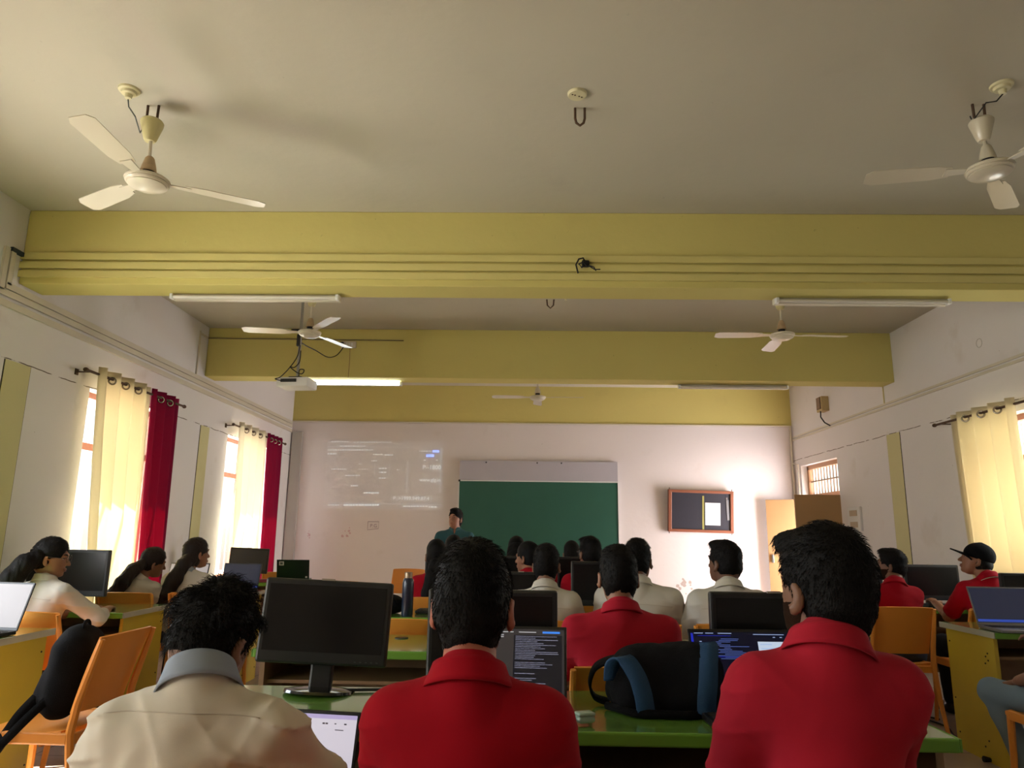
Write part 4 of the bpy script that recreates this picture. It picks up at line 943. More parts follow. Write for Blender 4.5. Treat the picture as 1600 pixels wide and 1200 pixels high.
def person(label, x, y, yaw=0, s=1.0, head=(0, .09, 1.13), hyaw=0, hpitch=0, hroll=0, skin_c=(.24, .115, .065), shirt=None, collar=None, sleeve='short',
           hair='short', hair_m=None, arms=None, male=True, lean=0, pants=None, h=.008, width=1.0, beard=False, glasses=False, cap=False,
           stand=False, legs=None, hq=0, face=True, extra=None, folds=.004, seed=0, hairvol=1.0, trim=None, no_legs=False, sh_z=.922, collar_up=0, nape=0, nbz=.068, yoke=-.035):
    """local frame: faces +y, floor z=0, seat height about .45"""
    hip_z = .86 if stand else .53
    top = .0
    off = hip_z-.53
    T = thing('person', label, 'person', (x, y, 0), math.radians(yaw)); T.scale = (s, s, s)
    hd = np.array(head, float)+[0, 0, off]; Rh = frame(math.radians(hyaw), math.radians(hpitch), math.radians(hroll)); Rn = np.array(Rh)
    HW = lambda p: hd+Rn@np.array(p, float)
    W = width; ly = lean
    zc = lambda z: z+off
    def sy(z): return ly*max(0, (z-.53))/.45       # forward lean offset
    sh = {}; el = {}; wr = {}; hn = {}
    arms = arms or {}
    for sg, nm in ((-1, 'L'), (1, 'R')):
        a = arms.get(nm, ((.195, .20, .72), (.13, .46, .79)))
        sh[nm] = np.array([sg*.160*W, .035+sy(sh_z), zc(sh_z)]); el[nm] = np.array([sg*a[0][0]*W, a[0][1], zc(a[0][2])]); wr[nm] = np.array([sg*a[1][0], a[1][1], zc(a[1][2])])
    zlo = 0 if not stand else 0
    allp = [*sh.values(), *el.values(), *wr.values(), hd]
    lo = np.min(allp, 0)-.14; hi = np.max(allp, 0)+.17; lo[2] = -.005; lo[0] = min(lo[0], -.30); hi[0] = max(hi[0], .30); lo[1] = min(lo[1], -.22); hi[1] = max(hi[1], .62)
    if stand: hi[1] = max(np.max(allp, 0)[1]+.17, .25)
    hips = {n: np.array([sg*.09, .0, zc(.50)]) for sg, n in ((-1, 'L'), (1, 'R'))}
    lg = legs or {}
    if stand: kn = {n: np.array([sg*.10, .03, .46]) for sg, n in ((-1, 'L'), (1, 'R'))}; an = {n: np.array([sg*.11, -.0, .09]) for sg, n in ((-1, 'L'), (1, 'R'))}
    else:
        kn = {n: np.array(lg.get(n, ((sg*.13, .42, .50), 0))[0]) for sg, n in ((-1, 'L'), (1, 'R'))}; an = {n: np.array(lg[n][1]) if n in lg else np.array([sg*.13, .38, .09]) for sg, n in ((-1, 'L'), (1, 'R'))}
    for n in ('L', 'R'):
        for p in (kn[n], an[n]): lo = np.minimum(lo, p-.13); hi = np.maximum(hi, p+np.array([.13, .22, .1]))
    lo[2] = -.005
    # ------------ body (skin): head, neck, trunk, arms, hands, legs in one surface
    B = SDF(lo, hi, h)
    def E(c, r, k=.012, op='add'): B.ell(HW(c), r, Rn, k, op)
    E((0, -.012, .028), (.073, .092, .088), .03); E((0, .030, -.030), (.060, .058, .075), .03); E((0, .042, -.076), (.040 if male else .034, .036, .028), .03)
    E((0, -.05, -.03), (.055, .05, .06), .03)
    fin = h < .0075
    B.cone(HW((0, .086, .012)), HW((0, .108, -.022)), .0065, .011, .010); E((-.011, .097, -.027), (.008, .009, .007), .006); E((.011, .097, -.027), (.008, .009, .007), .006)
    E((0, .082, .030), (.040, .012, .012), .018)
    for sg in (-1, 1):
        E((sg*.031, .094, .012), (.017, .018, .011), .012, 'sub')
        if not fin or True:
            B.ell(HW((sg*.082, -.008, -.012)), (.0075, .019, .032), Rn@np.array(Matrix.Rotation(-sg*.45, 3, 'Z')), .005); E((sg*.089, .0, -.008), (.006, .010, .019), .004, 'sub'); E((sg*.078, .002, -.037), (.007, .010, .011), .005)
    for sg in (-1, 1): E((sg*.031, .0715, .0205), (.0165, .0095, .0065), .004); E((sg*.031, .0700, .0035), (.0150, .0085, .0045), .004)
    E((0, .092, -.052), (.022, .009, .006), .008); E((0, .091, -.064), (.018, .009, .006), .006); E((0, .103, -.0575), (.020, .008, .0012), .002, 'sub'); E((0, .075, -.088), (.018, .016, .014), .015)
    nr = .054 if male else .046; nb = np.array([0, .015+sy(1.0), zc(sh_z+nbz)])
    B.cone(HW((0, -.022, -.055)), nb, nr*.95, nr*1.04, .018)
    def torso(S, d, k=.05):
        S.ell((0, .03+sy(.86), zc(sh_z-.065)), (.155*W+d, .098+d, .15+d), None, k); S.cone((-.105*W, .03+sy(.93), zc(sh_z-.022)), (.105*W, .03+sy(.93), zc(sh_z-.022)), .060+d, .060+d, k)
        S.ell((0, .03+sy(.70), zc(.70)), ((.135 if male else .118)*W+d, .105+d, .16+d), None, k); S.ell((0, .01, zc(.555)), (.160+d, .125+d, .11+d), None, k)
        for sg in (-1, 1): S.cone(nb+[sg*.015, 0, -.020], (sg*.125*W, .03+sy(.95), zc(sh_z-.004)), .040+d, .045+d, .05)
    torso(B, -.008)
    for sg, n in ((-1, 'L'), (1, 'R')):
        B.cone(sh[n], el[n], .050, .040, .03); B.cone(el[n], wr[n], .039, .027, .02)
        # hand: palm, four fingers, thumb
        hdv = arms.get(n+'h')
        d = (wr[n]-el[n]); d = d/np.linalg.norm(d)
        if hdv is not None: d = np.array(hdv, float); d /= np.linalg.norm(d)
        up = np.array([0, 0, 1.]); sd = np.cross(d, up); sd /= (np.linalg.norm(sd)+1e-9); upn = np.cross(sd, d)
        pc = wr[n]+d*.045; B.cone(wr[n]+d*.005, wr[n]+d*.075, .024, .030, .015, 'add', (*upn, .48))
        for fi, (o_, L) in enumerate(((-.027, .058), (-.009, .068), (.009, .064), (.026, .050))):
            a0 = wr[n]+d*.082+sd*o_; a1 = a0+(d*.8-upn*.35+sd*o_*3)*L*.55; a2 = a1+(d*.45-upn*.85)*L*.5
            B.chain([a0, a1, a2], [.0098, .0088, .0072], .004)
        th0 = wr[n]+d*.025-sd*sg*.026; th1 = th0+(d*.6-sd*sg*.75-upn*.2)*.035; th2 = th1+(d*.9-sd*sg*.1-upn*.3)*.03
        B.chain([th0, th1, th2], [.014, .0115, .009], .008)
        if not no_legs:
            B.cone(hips[n], kn[n], .075, .052, .03); B.cone(kn[n], an[n], .05, .034, .02); B.cone(an[n], an[n]+[0, .12, -.045], .036, .028, .02)
    sk = skin(skin_c)
    body = B.mesh('body', sk, T)
    # ------------ shirt
    if shirt:
        S = SDF(lo, hi, h); torso(S, .006)
        for sg, n in ((-1, 'L'), (1, 'R')):
            if sleeve == 'short':
                e = sh[n]+(el[n]-sh[n])*.80; S.cone(sh[n], e, .060, .057, .035)
            elif sleeve == 'elbow':
                e = el[n]+(wr[n]-el[n])*.45; S.cone(sh[n], el[n], .057, .045, .035); S.cone(el[n], e, .045, .042, .02)
            else:
                e = el[n]+(wr[n]-el[n])*.93; S.cone(sh[n], el[n], .060, .050, .035); S.cone(el[n], e, .050, .036, .02)
            # cut the sleeve end square by taking away a blunt block beyond it
            dd = (e-sh[n]) if sleeve == 'short' else (wr[n]-el[n]); dd = dd/np.linalg.norm(dd)
            S.cone(e+dd*.075, e+dd*.12, .068, .068, .0, 'sub')
        hem = zc(.46); S.plane((0, 0, hem), (0, 0, -1))
        # open neck so the collar stands around it
        ax_ = Vector(HW((0, -.022, -.055))-nb).normalized(); ax_ = (ax_*.45+Vector((0, 0, 1))*.55).normalized()
        S.cone(nb-[0, 0, .035], nb+np.array(ax_)*.004, nr*1.06+.018, nr*1.06+.010, .02); S.cone(nb, nb+np.array(ax_)*.022, nr*1.06+.010, nr+.003, .01); S.cone(nb+[0, nr+.004, .05], nb+[0, nr+.030, -.045], .020, .006, .008, 'sub')
        if folds:
            sd_ = seed
            zy = zc(sh_z+yoke)
            def fw(X, Y, Z):
                u_ = X*.8+Z*.6+.03*np.sin(11*Z+sd_)+.02*np.sin(23*X+sd_*2); v_ = X*.8-Z*.55+.03*np.sin(9*Z-sd_)+.02*np.sin(19*X+sd_)
                rid = lambda q_: (1-np.abs(np.sin(q_)))**3
                m1 = np.clip(np.sin(9*X+13*Z+sd_), 0, 1); m2 = np.clip(np.sin(-11*X+9*Z+2*sd_+1), 0, 1)
                f = noise3(X, Y, Z, 19, sd_)*.7+(.55*noise3(X*.7+.4*Z, Y, Z*.7-.4*X, 48, sd_+5) if sleeve != 'short' else 0)+rid(26*u_)*m1*.35+rid(24*v_)*m2*.35+rid(40*(Z+.3*np.abs(X))+sd_)*np.clip(np.abs(X)*9-.9, 0, 1)*.8
                f = f
                mk_ = np.clip((np.sqrt((X-nb[0])**2+(Y-nb[1])**2+(Z-nb[2])**2)-.055)/.07, 0, 1)
                return -folds*(f+.25)*mk_
            S.warp(fw)
        so = S.mesh('shirt', shirt, T)
        # folded collar around the neck
        ax_ = Vector(HW((0, -.022, -.055))-nb).normalized(); ax_ = (ax_*.45+Vector((0, 0, 1))*.55).normalized(); qn = Vector((0, 0, 1)).rotation_difference(ax_)
        def col(u, v):
            th = PI*.5+(.18+5.92*u)  # gap in front
            vv = v; r0 = nr+.0105+.018*vv**1.2; zz = .032+collar_up-(.045+collar_up)*vv+.006*math.cos(th-PI/2)*-1
            tilt = -.012*math.sin(th)
            p_ = Vector((r0*1.08*math.cos(th), .004+r0*1.02*math.sin(th), zz+tilt+.002)); return Vector(nb)+qn @ p_
        cm = collar or shirt
        MB().sheet(col, 40, 5, .004).build('collar', cm, so, 'all')
        if trim:
            b = MB(); b.tube([Vector(col(i/40, 1.0))+Vector((0, 0, -.001)) for i in range(41)], .0022, 5); b.build('collar_piping', trim, so, 'all')
        if sleeve == 'short':
            for sg, n in ((-1, 'L'), (1, 'R')):
                e = sh[n]+(el[n]-sh[n])*.80; dd = (e-sh[n])/np.linalg.norm(e-sh[n]); q_ = Vector(dd).to_track_quat('Z', 'Y').to_matrix().to_4x4()
                MB().lathe([(.056, -.012), (.0605, -.012), (.0605, .012), (.057, .012)], e, 24, q_).build('cuff', cm if trim is None else shirt, so, 'all')
        if sleeve != 'short' and (hq >= 1):
            from mathutils.bvhtree import BVHTree
            bv = BVHTree.FromPolygons([v.co.copy() for v in so.data.vertices], [tuple(p.vertices) for p in so.data.polygons]); pts_ = []
            for i in range(33):
                xx = (-.155+.31*i/32)*W; zz_ = zy+.012*math.cos(xx*9); hit = bv.ray_cast(Vector((xx, -1, zz_)), Vector((0, 1, 0)))
                if hit[0] is not None: pts_.append(hit[0]+hit[1]*.0006)
            if len(pts_) > 4 and not stand: MB().tube(pts_, .0014, 5).build('yoke_seam', mat('seam_tan', (.50, .45, .37), .9), so, 'all')
    # ------------ trousers and shoes
    if not no_legs:
        P_ = SDF(lo, np.minimum(hi, [9, 9, hip_z+.12]), max(h, .009))
        P_.ell((0, .01, zc(.535)), (.168, .132, .10), None, .04)
        for n in ('L', 'R'):
            P_.cone(hips[n], kn[n], .088, .066, .03); a_ = an[n]+(kn[n]-an[n])*.05; P_.cone(kn[n], a_, .064, .052, .03)
        P_.plane((0, 0, .075), (0, 0, -1))
        def fw2(X, Y, Z): return -.0035*noise3(X, Y, Z, 48, seed+2)
        P_.warp(fw2); P_.mesh('trousers', pants or M_TRO, T)
        for sg, n in ((-1, 'L'), (1, 'R')):
            a_ = an[n]; SS = SDF(a_-[.07, .10, .10], a_+[.07, .24, .06], .009)
            SS.cone(a_+[0, -.02, -.045], a_+[0, .15, -.055], .040, .034, .02); SS.cone(a_+[0, 0, 0], a_+[0, .03, -.04], .044, .04, .02); SS.plane((0, 0, a_[2]-.088), (0, 0, -1)); SS.mesh('shoe', M_SHOE, T)
    # ------------ hair
    hm = hair_m or M_HAIR; hh = min(h, .006) if hq else h
    if not cap or True:
        hl, hu = hd-.19, hd+.19
        Hs = SDF(hl, hu, hh)
        vol = hairvol
        Hs.ell(HW((0, -.014, .034+.004*vol)), (.0745+.004*vol, .095+.005*vol, .089+.012*vol), Rn, .01)
        Hs.ell(HW((0, -.040, -.012)), (.0735, .069, .075), Rn, .02)
        if male: Hs.ell(HW((0, -.036, -.058)), (.058, .053, .055), Rn, .015)
        if hair == 'quiff': Hs.ell(HW((-.005, .045, .105)), (.055, .045, .026), Rn, .02)
        if hair == 'curly':
            rr_ = random.Random(seed)
            for i in range(46):
                th = rr_.random()*6.28; ph = rr_.uniform(.12, 1.4); p = (.082*math.cos(ph)*math.cos(th), -.012+.098*math.cos(ph)*math.sin(th), .034+.100*math.sin(ph))
                Hs.ell(HW(p), (.018, .018, .017), None, .008)
        if hair == 'fringe':
            Hs.ell(HW((-.01, .060, .095)), (.050, .045, .030), Rn, .02); Hs.cone(HW((-.02, .085, .088)), HW((-.035, .100, .072)), .014, .006, .012)
        # hairline: slanted plane from nape to forehead, plus a face opening
        cutn = Rn@np.array([0, .60, -.80]); zline = -.050 if male else -.075
        face_z = .050
        Hs.ell(HW((0, .122, -.022)), (.080, .074, .108), Rn, .010, 'sub')
        Hs.ell(HW((0, .035, -.105)), (.095, .072, .085), Rn, .008, 'sub')
        for sg in (-1, 1): Hs.ell(HW((sg*.086, -.004, -.020)), (.018, .024, .036), Rn, .005, 'sub')
        if male: Hs.plane(HW((0, -.09, -.100+nape)), Rn@np.array([0, .15, -1]))
        amp = (.0024 if male else .0025) if hair != 'curly' else .004
        def fw3(X, Y, Z): return -amp*(noise3(X, Y, Z, 70, seed)+.6*noise3(X, Y, Z, 190, seed+4))
        Hs.warp(fw3)
        ho = Hs.mesh('hair', hm, T) if not cap else None
        if hair in ('ponytail', 'long') :
            rr_ = random.Random(seed+1); pts = extra['tail']; pts = [np.array(p, float)+[0, 0, off] for p in pts]; r0 = extra.get('r', .035)
            allq = np.array(pts); TS = SDF(allq.min(0)-.08, allq.max(0)+.08, max(.006, h*.8))
            if hair == 'long': TS.ell(HW((0, -.045, -.035)), (.080, .068, .085), Rn, .02)
            rs = [r0*(.75+.5*math.sin(PI*(.15+.8*i/(len(pts)-1)))) for i in range(len(pts))]; rs[-1] *= .45
            TS.chain(pts, rs, .02)
            for j in range(7):
                o_ = [rr_.uniform(-1, 1)*r0*.8 for _ in range(3)]; TS.chain([p+np.array(o_)*(.4+.7*i/len(pts)) for i, p in enumerate(pts)], [r0*.35]*(len(pts)-1)+[.004], .006)
            TS.warp(lambda X, Y, Z: -.004*(noise3(X*2.2, Y*2.2, Z*.5, 80, seed)))
            to = TS.mesh('ponytail' if hair == 'ponytail' else 'long_hair', hm, ho or T)
            # loose strands
            roots = []
            for _ in range(160): i = rr_.randrange(len(pts)-1); t_ = rr_.random(); p = pts[i]*(1-t_)+pts[i+1]*t_; roots.append((p, i, t_))
            def fs(rt):
                p, i, t_ = rt; o_ = np.array([rr_.uniform(-1, 1)*r0*1.1, rr_.uniform(-1, 1)*r0*1.1, 0]); out = [p+o_*.8]
                d_ = pts[min(i+1, len(pts)-1)]-pts[i]; d_ = d_/np.linalg.norm(d_)
                for q in range(3): out.append(out[-1]+d_*.03+np.array([rr_.uniform(-1, 1), rr_.uniform(-1, 1), 0])*.006)
                return out
            strands('hair_strands', roots, fs, hm, to, .0011)
            if extra.get('tie'):
                p = pts[extra.get('tie_i', 1)]; d_ = Vector(pts[1]-pts[0]).to_track_quat('Z', 'Y').to_matrix().to_4x4()
                MB().torus(Vector(p), r0*.85, .012, d_, 16, 8).build('hair_tie', extra['tie'], ho or T, 'all')
        if hq and ho:
            rr_ = random.Random(seed+9); vs = Hs.v; cen = HW((0, -.012, .03)); upv = Rn@np.array([0, 0, 1.]); crown = HW((0, -.05, .12))
            cand = [vs[rr_.randrange(len(vs))] for _ in range({1: 1700, 2: 3600}[hq])]
            Linv = Rn.T
            curl = hair == 'curly'
            def fh(p):
                nn = p-cen; nn = nn/np.linalg.norm(nn); fl = p-crown; fl = fl-nn*(fl@nn); fl = fl/(np.linalg.norm(fl)+1e-6)
                L = rr_.uniform(.008, .017)*(1.9 if curl else 1); a_ = rr_.uniform(.05, .35)*(1.5 if curl else 1); out = [p-nn*.002]; sd_ = np.cross(nn, fl)*rr_.uniform(-1, 1); ph = rr_.random()*6.28
                for q in range(1, 5):
                    t_ = q/4; c_ = (math.sin(ph+t_*5)*.006 if curl else 0)
                    out.append(p+nn*(L*a_*t_*(1.2-.5*t_)+.001)+fl*L*t_+sd_*(L*.35*t_+c_)+nn*c_*.6)
                return out
            strands('hair_strands', [c for c in cand if (Linv@(c-hd))[2] > -.09+nape], fh, hm, ho, .0009)
    if beard:
        Bs = SDF(hd-.16, hd+.16, min(hh, .005)); th_ = .0022
        for c_, r_, k_ in (((0, .030, -.030), (.060, .058, .075), .03), ((0, .042, -.076), (.040, .036, .028), .03), ((0, -.012, .028), (.073, .092, .088), .03), ((0, .092, -.052), (.022, .009, .006), .008), ((0, .075, -.088), (.018, .016, .014), .015)):
            Bs.ell(HW(c_), np.array(r_)+th_, Rn, k_)
        Bs.ell(HW((0, .112, -.0575)), (.019, .03, .0085), Rn, .003, 'sub'); Bs.ell(HW((0, .095, -.006)), (.056, .07, .046), Rn, .010, 'sub')
        Bs.plane(HW((0, -.002, -.05)), Rn@np.array([0, -1, -.25])); Bs.plane(HW((0, .0, -.018)), Rn@np.array([0, .15, 1]))
        Bs.warp(lambda X, Y, Z: -.0012*noise3(X, Y, Z, 230, seed)); Bs.mesh('beard', mat('beard_dark', (.030, .015, .009), .95, var=.5, vscale=260, spec=.05), T)
    MH = Matrix.Translation(Vector(hd)) @ Rh.to_4x4()
    if face:
        for sg in (-1, 1):
            c = MH @ Vector((sg*.031, .0675, .012))
            ey = MB().lathe([(0, -.0105), (.0055, -.009), (.009, -.0055), (.0105, 0), (.009, .0055), (.0055, .009), (0, .0105)], c, 14).build('eye', M_EYE, T, 'all')
            MB().lathe([(0, -.0052), (.0045, -.0035), (.0058, 0), (.0045, .0035), (0, .0052)], MH @ Vector((sg*.031, .0740, .012)), 12).build('iris', M_IRIS, ey, 'all')
            pts = [MH @ Vector((sg*(.014+.034*t_), .0895-.013*t_*t_, .031+.006*math.sin(t_*2.6))) for t_ in (0, .25, .5, .75, 1)]
            MB().tube(pts, [.0025, .0042, .004, .0032, .0015], 6).build('eyebrow', hm, T, 'all')
        MB().tube([MH @ Vector((a_, .0985-.0085*(a_/.02)**2, -.053)) for a_ in (-.02, -.012, 0, .012, .02)], [.0015, .0036, .004, .0036, .0015], 6).tube([MH @ Vector((a_, .098-.0085*(a_/.02)**2, -.0625)) for a_ in (-.018, -.01, 0, .01, .018)], [.0015, .004, .0048, .004, .0015], 6).build('lips', M_LIP, T, 'all')
    if glasses:
        g = thing_part('glasses', T); gm_ = mat('glasses_metal', (.15, .14, .14), .25, metal=.8)
        for sg in (-1, 1):
            mt = MH @ Matrix.Translation((sg*.032, .100, .012)) @ Matrix.Rotation(PI/2, 4, 'X')
            MB().torus((0, 0, 0), .023, .0013, mt, 24, 5).build('rim', gm_, g, 'all'); MB().tube([MH @ Vector((sg*.055, .098, .016)), MH @ Vector((sg*.079, .06, .014)), MH @ Vector((sg*.083, -.002, .012)), MH @ Vector((sg*.082, -.018, -.006))], .0017, 5).build('temple', gm_, g, 'all')
        MB().tube([MH @ Vector((-.009, .101, .014)), MH @ Vector((.009, .101, .014))], .0014, 5).build('bridge', gm_, g, 'all')
    if cap:
        CS = SDF(hd-.2, hd+.24, hh); CS.ell(HW((0, -.014, .040)), (.086, .104, .092), Rn, .01); CS.plane(HW((0, 0, .012)), Rn@np.array([0, .12, -1])); CS.ell(HW((0, -.014, .125)), (.018, .018, .010), Rn, .01)
        co = CS.mesh('cap', M_BLACKCLOTH, T)
        def vis(u, v): a_ = -1.15+2.3*u; r_ = .088+.085*v*math.cos(a_*.75); return MH @ Vector((r_*math.sin(a_)*.88, -.008+r_*math.cos(a_)*1.06, .040+.012*v-.030*(a_*a_)*(1-.2*v)))
        MB().sheet(vis, 20, 8, .010).build('visor', M_BLACKCLOTH, co, 'all')
        Hs2 = SDF(hd-.16, hd+.16, hh); Hs2.ell(HW((0, -.030, -.02)), (.079, .078, .07), Rn, .01); Hs2.ell(HW((0, .075, -.03)), (.1, .085, .12), Rn, .004, 'sub'); Hs2.plane(HW((0, -.09, -.080)), Rn@np.array([0, .15, -1]))
        for sg in (-1, 1): Hs2.ell(HW((sg*.085, .002, -.014)), (.018, .022, .034), Rn, .006, 'sub')
        Hs2.mesh('hair', hm, T)
    return T
def thing_part(name, parent):
    o = bpy.data.objects.new(name, None); COL.objects.link(o); o.parent = parent; o.empty_display_size = .02; return o

def headfit(px, py, Y, fwd=.09, top=.118, hz=1.13):
    """scale, x and y of a seated figure whose hair top shows at this pixel, head standing at depth Y"""
    P = at(px, py, Y); s_ = P.z/(hz+top); return P.x, Y-fwd*s_, s_
AK = {'L': ((.215, .20, .72), (.13, .46, .79)), 'R': ((.215, .20, .72), (.13, .46, .79))}
DUMMY = None
SK1, SK2, SK3 = (.30, .135, .075), (.22, .10, .055), (.16, .07, .04)
# --- front row
X, Y, S = -.69, 1.44, 1.0
person('man in a cream white shirt with a grey-blue collar, head bent, curly hair', -.705, 1.52, -4, 1.0, head=(-.025, .205, 1.015), hyaw=-13, hpitch=-20, hroll=3, skin_c=SK2, shirt=M_WSH, collar=M_COLB, sleeve='long', hair='curly', hq=2, h=.0055, lean=.09, width=1.07, seed=3, folds=.013, collar_up=.012, nape=.062, nbz=.075, yoke=.035, arms={'L': ((.27, .22, .66), (.12, .46, .60)), 'R': ((.27, .24, .66), (.12, .46, .60))}, hairvol=.9, sh_z=.862)
X, Y, S = headfit(741, 858, 1.55)
person('man in a plain red polo at the bottom centre, seen from behind, short dark hair', X, Y, 0, S, hyaw=-3, hpitch=-4, skin_c=(.42, .13, .075), shirt=M_RED, hair='short', hq=2, h=.0055, seed=5, folds=.0045, width=.93, hairvol=1.15)
X, Y, S = headfit(1279, 833, 1.64, hz=1.105)
person('bearded man in a red polo at the bottom right, head turned left', X-.03, Y, 0, S, head=(.025, .075, 1.105), hyaw=22, hpitch=2, skin_c=SK2, shirt=M_RED2, hair='fringe', hq=2, h=.0055, seed=8, folds=.006, width=.83, arms={'L': ((.20, .14, .70), (.05, .44, .79)), 'R': ((.195, .20, .72), (.10, .46, .79))}, beard=True, face=True, hairvol=1.2)
# --- second row
X, Y, S = headfit(965, 857, 3.05)
person('man in a red polo in the second row, hair swept up, behind the backpack', X, Y, 0, S, hyaw=2, hpitch=-6, skin_c=SK1, shirt=M_RED2, hair='quiff', hq=1, h=.007, seed=12, folds=.005, width=1.14)
# --- third row
X, Y, S = headfit(851, 853, 4.40)
person('man in a white shirt, middle of the third row, elbow out', X, Y, -8, S, hyaw=-3, skin_c=SK2, shirt=M_WSH2, sleeve='long', hair='short', hq=1, seed=15, folds=.006, width=1.0)
X, Y, S = headfit(992, 845, 4.38)
person('broad man in a white shirt leaning right behind the row-two man in red', X, Y, -10, S, hyaw=-14, skin_c=SK3, shirt=M_WSH2, sleeve='long', hair='short', hq=1, seed=18, folds=.006, width=1.22)
X, Y, S = headfit(1130, 848, 4.28)
person('man in a white shirt looking left, against the bright back wall', X, Y, 0, S, hyaw=34, hpitch=3, skin_c=SK3, shirt=M_WSH2, sleeve='long', hair='quiff', hq=1, seed=21, folds=.006, width=1.10, face=True)
# --- fourth row
X, Y, S = headfit(685, 845, 5.65)
person('girl in red with a long ponytail and a beaded hair tie', X, Y, 8, S, hyaw=-6, hpitch=-4, skin_c=SK2, shirt=M_RED, hair='ponytail', male=False, seed=24, width=.92, hairvol=.8, extra={'tail': [(0.0, .0, 1.10), (-0.01, -.055, 1.06), (-.03, -.10, .98), (-.055, -.13, .86), (-.075, -.14, .76), (-.08, -.13, .68)], 'r': .042, 'tie': mat('beaded_tie', (.35, .30, .22), .4, var=.5, vscale=120), 'tie_i': 1})
X, Y, S = headfit(826, 849, 5.70)
person('person in red with face to the left, mostly behind the man in white', X, Y, 6, S, hyaw=52, hpitch=-4, skin_c=SK1, shirt=M_RED, hair='short', seed=27, face=True)
X, Y, S = headfit(921, 841, 5.70)
person('man in red and glasses in the fourth row, before the chalkboard edge', X, Y, 0, S, hyaw=24, skin_c=SK2, shirt=M_RED, hair='quiff', seed=30, glasses=True, hq=1)
# --- fifth row
X, Y, S = headfit(893, 847, 6.95)
person('dark-haired person in the far row, just left of the man in glasses', X, Y, 0, S, hyaw=0, skin_c=SK2, shirt=M_RED, hair='short', seed=33, glasses=True, h=.010, no_legs=False)
X, Y, S = headfit(807, 840, 6.95)
person('girl in the far row with loose black hair before the chalkboard', X, Y, 0, S, hyaw=0, skin_c=SK2, shirt=M_RED, hair='long', male=False, seed=36, h=.010, extra={'tail': [(0, .03, 1.14), (0, -.01, 1.04), (0, -.03, .94), (-.01, -.05, .82), (0, -.06, .72)], 'r': .085})
X, Y, S = headfit(762, 847, 6.95)
person('far-row person with a hair clip, left of the loose-haired girl', X, Y, 0, S, hyaw=0, skin_c=SK2, shirt=M_WSH2, hair='long', male=False, seed=39, h=.010, extra={'tail': [(0, .02, 1.15), (0, -.02, 1.06), (0, -.04, .96), (0, -.05, .86)], 'r': .07})
X, Y, S = headfit(709, 838, 6.95)
person('far-row person directly below the standing man', X, Y, 0, S, hyaw=0, skin_c=SK1, shirt=M_WSH2, hair='short', seed=42, h=.010)
# --- standing man
P = at(711, 796, 8.9); s_ = P.z/(1.46+.118)
person('man standing in a dark teal shirt, looking left, between projection and chalkboard', P.x+.01, 8.9, 180, s_, stand=True, head=(0, .03, 1.13), hyaw=-26, hpitch=3, skin_c=(.36, .17, .11), shirt=M_SHIRTB, collar=mat('teal_collar', (.06, .15, .17), .85), sleeve='long', hair='quiff', hq=1, h=.007, face=True, seed=45, folds=.006, width=1.12, arms={'L': ((.22, -.02, .68), (.19, .12, .46)), 'R': ((.22, -.02, .68), (.19, .12, .46)), 'Lh': (0, .2, -1), 'Rh': (0, .2, -1)}, pants=M_TRO)
# --- left block
X, Y, S = headfit(78, 843, 4.47)
person('girl in a white shirt and glasses, arm resting on the left desk', X, Y, -20, S, hyaw=-52, hpitch=-8, skin_c=SK1, shirt=M_WSH2, sleeve='elbow', hair='ponytail', male=False, hq=1, h=.007, seed=48, glasses=True, face=True, folds=.006, width=1.0, lean=.05, arms={'L': ((.20, .16, .74), (.05, .42, .785)), 'R': ((.27, .26, .765), (.10, .46, .79))}, extra={'tail': [(-.01, .0, 1.14), (-.03, -.06, 1.10), (-.06, -.10, 1.02), (-.07, -.12, .92), (-.08, -.13, .82), (-.07, -.13, .70)], 'r': .050, 'tie': None})
X, Y, S = headfit(236, 858, 5.62)
person('girl in a white shirt leaning right over the desk, long wavy hair', X-.06, Y-.03, -14, S, head=(.05, .16, 1.13), hyaw=-34, hpitch=-14, hroll=8, skin_c=SK1, shirt=M_WSH2, sleeve='long', hair='ponytail', hair_m=M_HAIRB, male=False, hq=1, seed=51, folds=.005, lean=.06, face=True, extra={'tail': [(.03, .07, 1.13), (0, .0, 1.08), (-.04, -.06, .98), (-.08, -.10, .88), (-.12, -.12, .76), (-.13, -.12, .66)], 'r': .045, 'tie': mat('silver_clip', (.4, .38, .36), .3), 'tie_i': 1})
X, Y, S = headfit(308, 843, 5.78)
person('girl in a white shirt with half-tied hair down her back, facing right', X-.03, Y, -10, S, head=(.02, .10, 1.13), hyaw=-28, hpitch=0, skin_c=SK1, shirt=M_WSH2, collar=M_COLB, sleeve='long', hair='long', hair_m=M_HAIRB, male=False, hq=1, seed=54, folds=.005, extra={'tail': [(.02, .05, 1.12), (0, -.02, 1.05), (-.03, -.08, .94), (-.07, -.12, .82), (-.10, -.13, .70), (-.12, -.13, .60)], 'r': .048, 'tie': mat('dark_clip', (.03, .02, .02), .3), 'tie_i': 1})
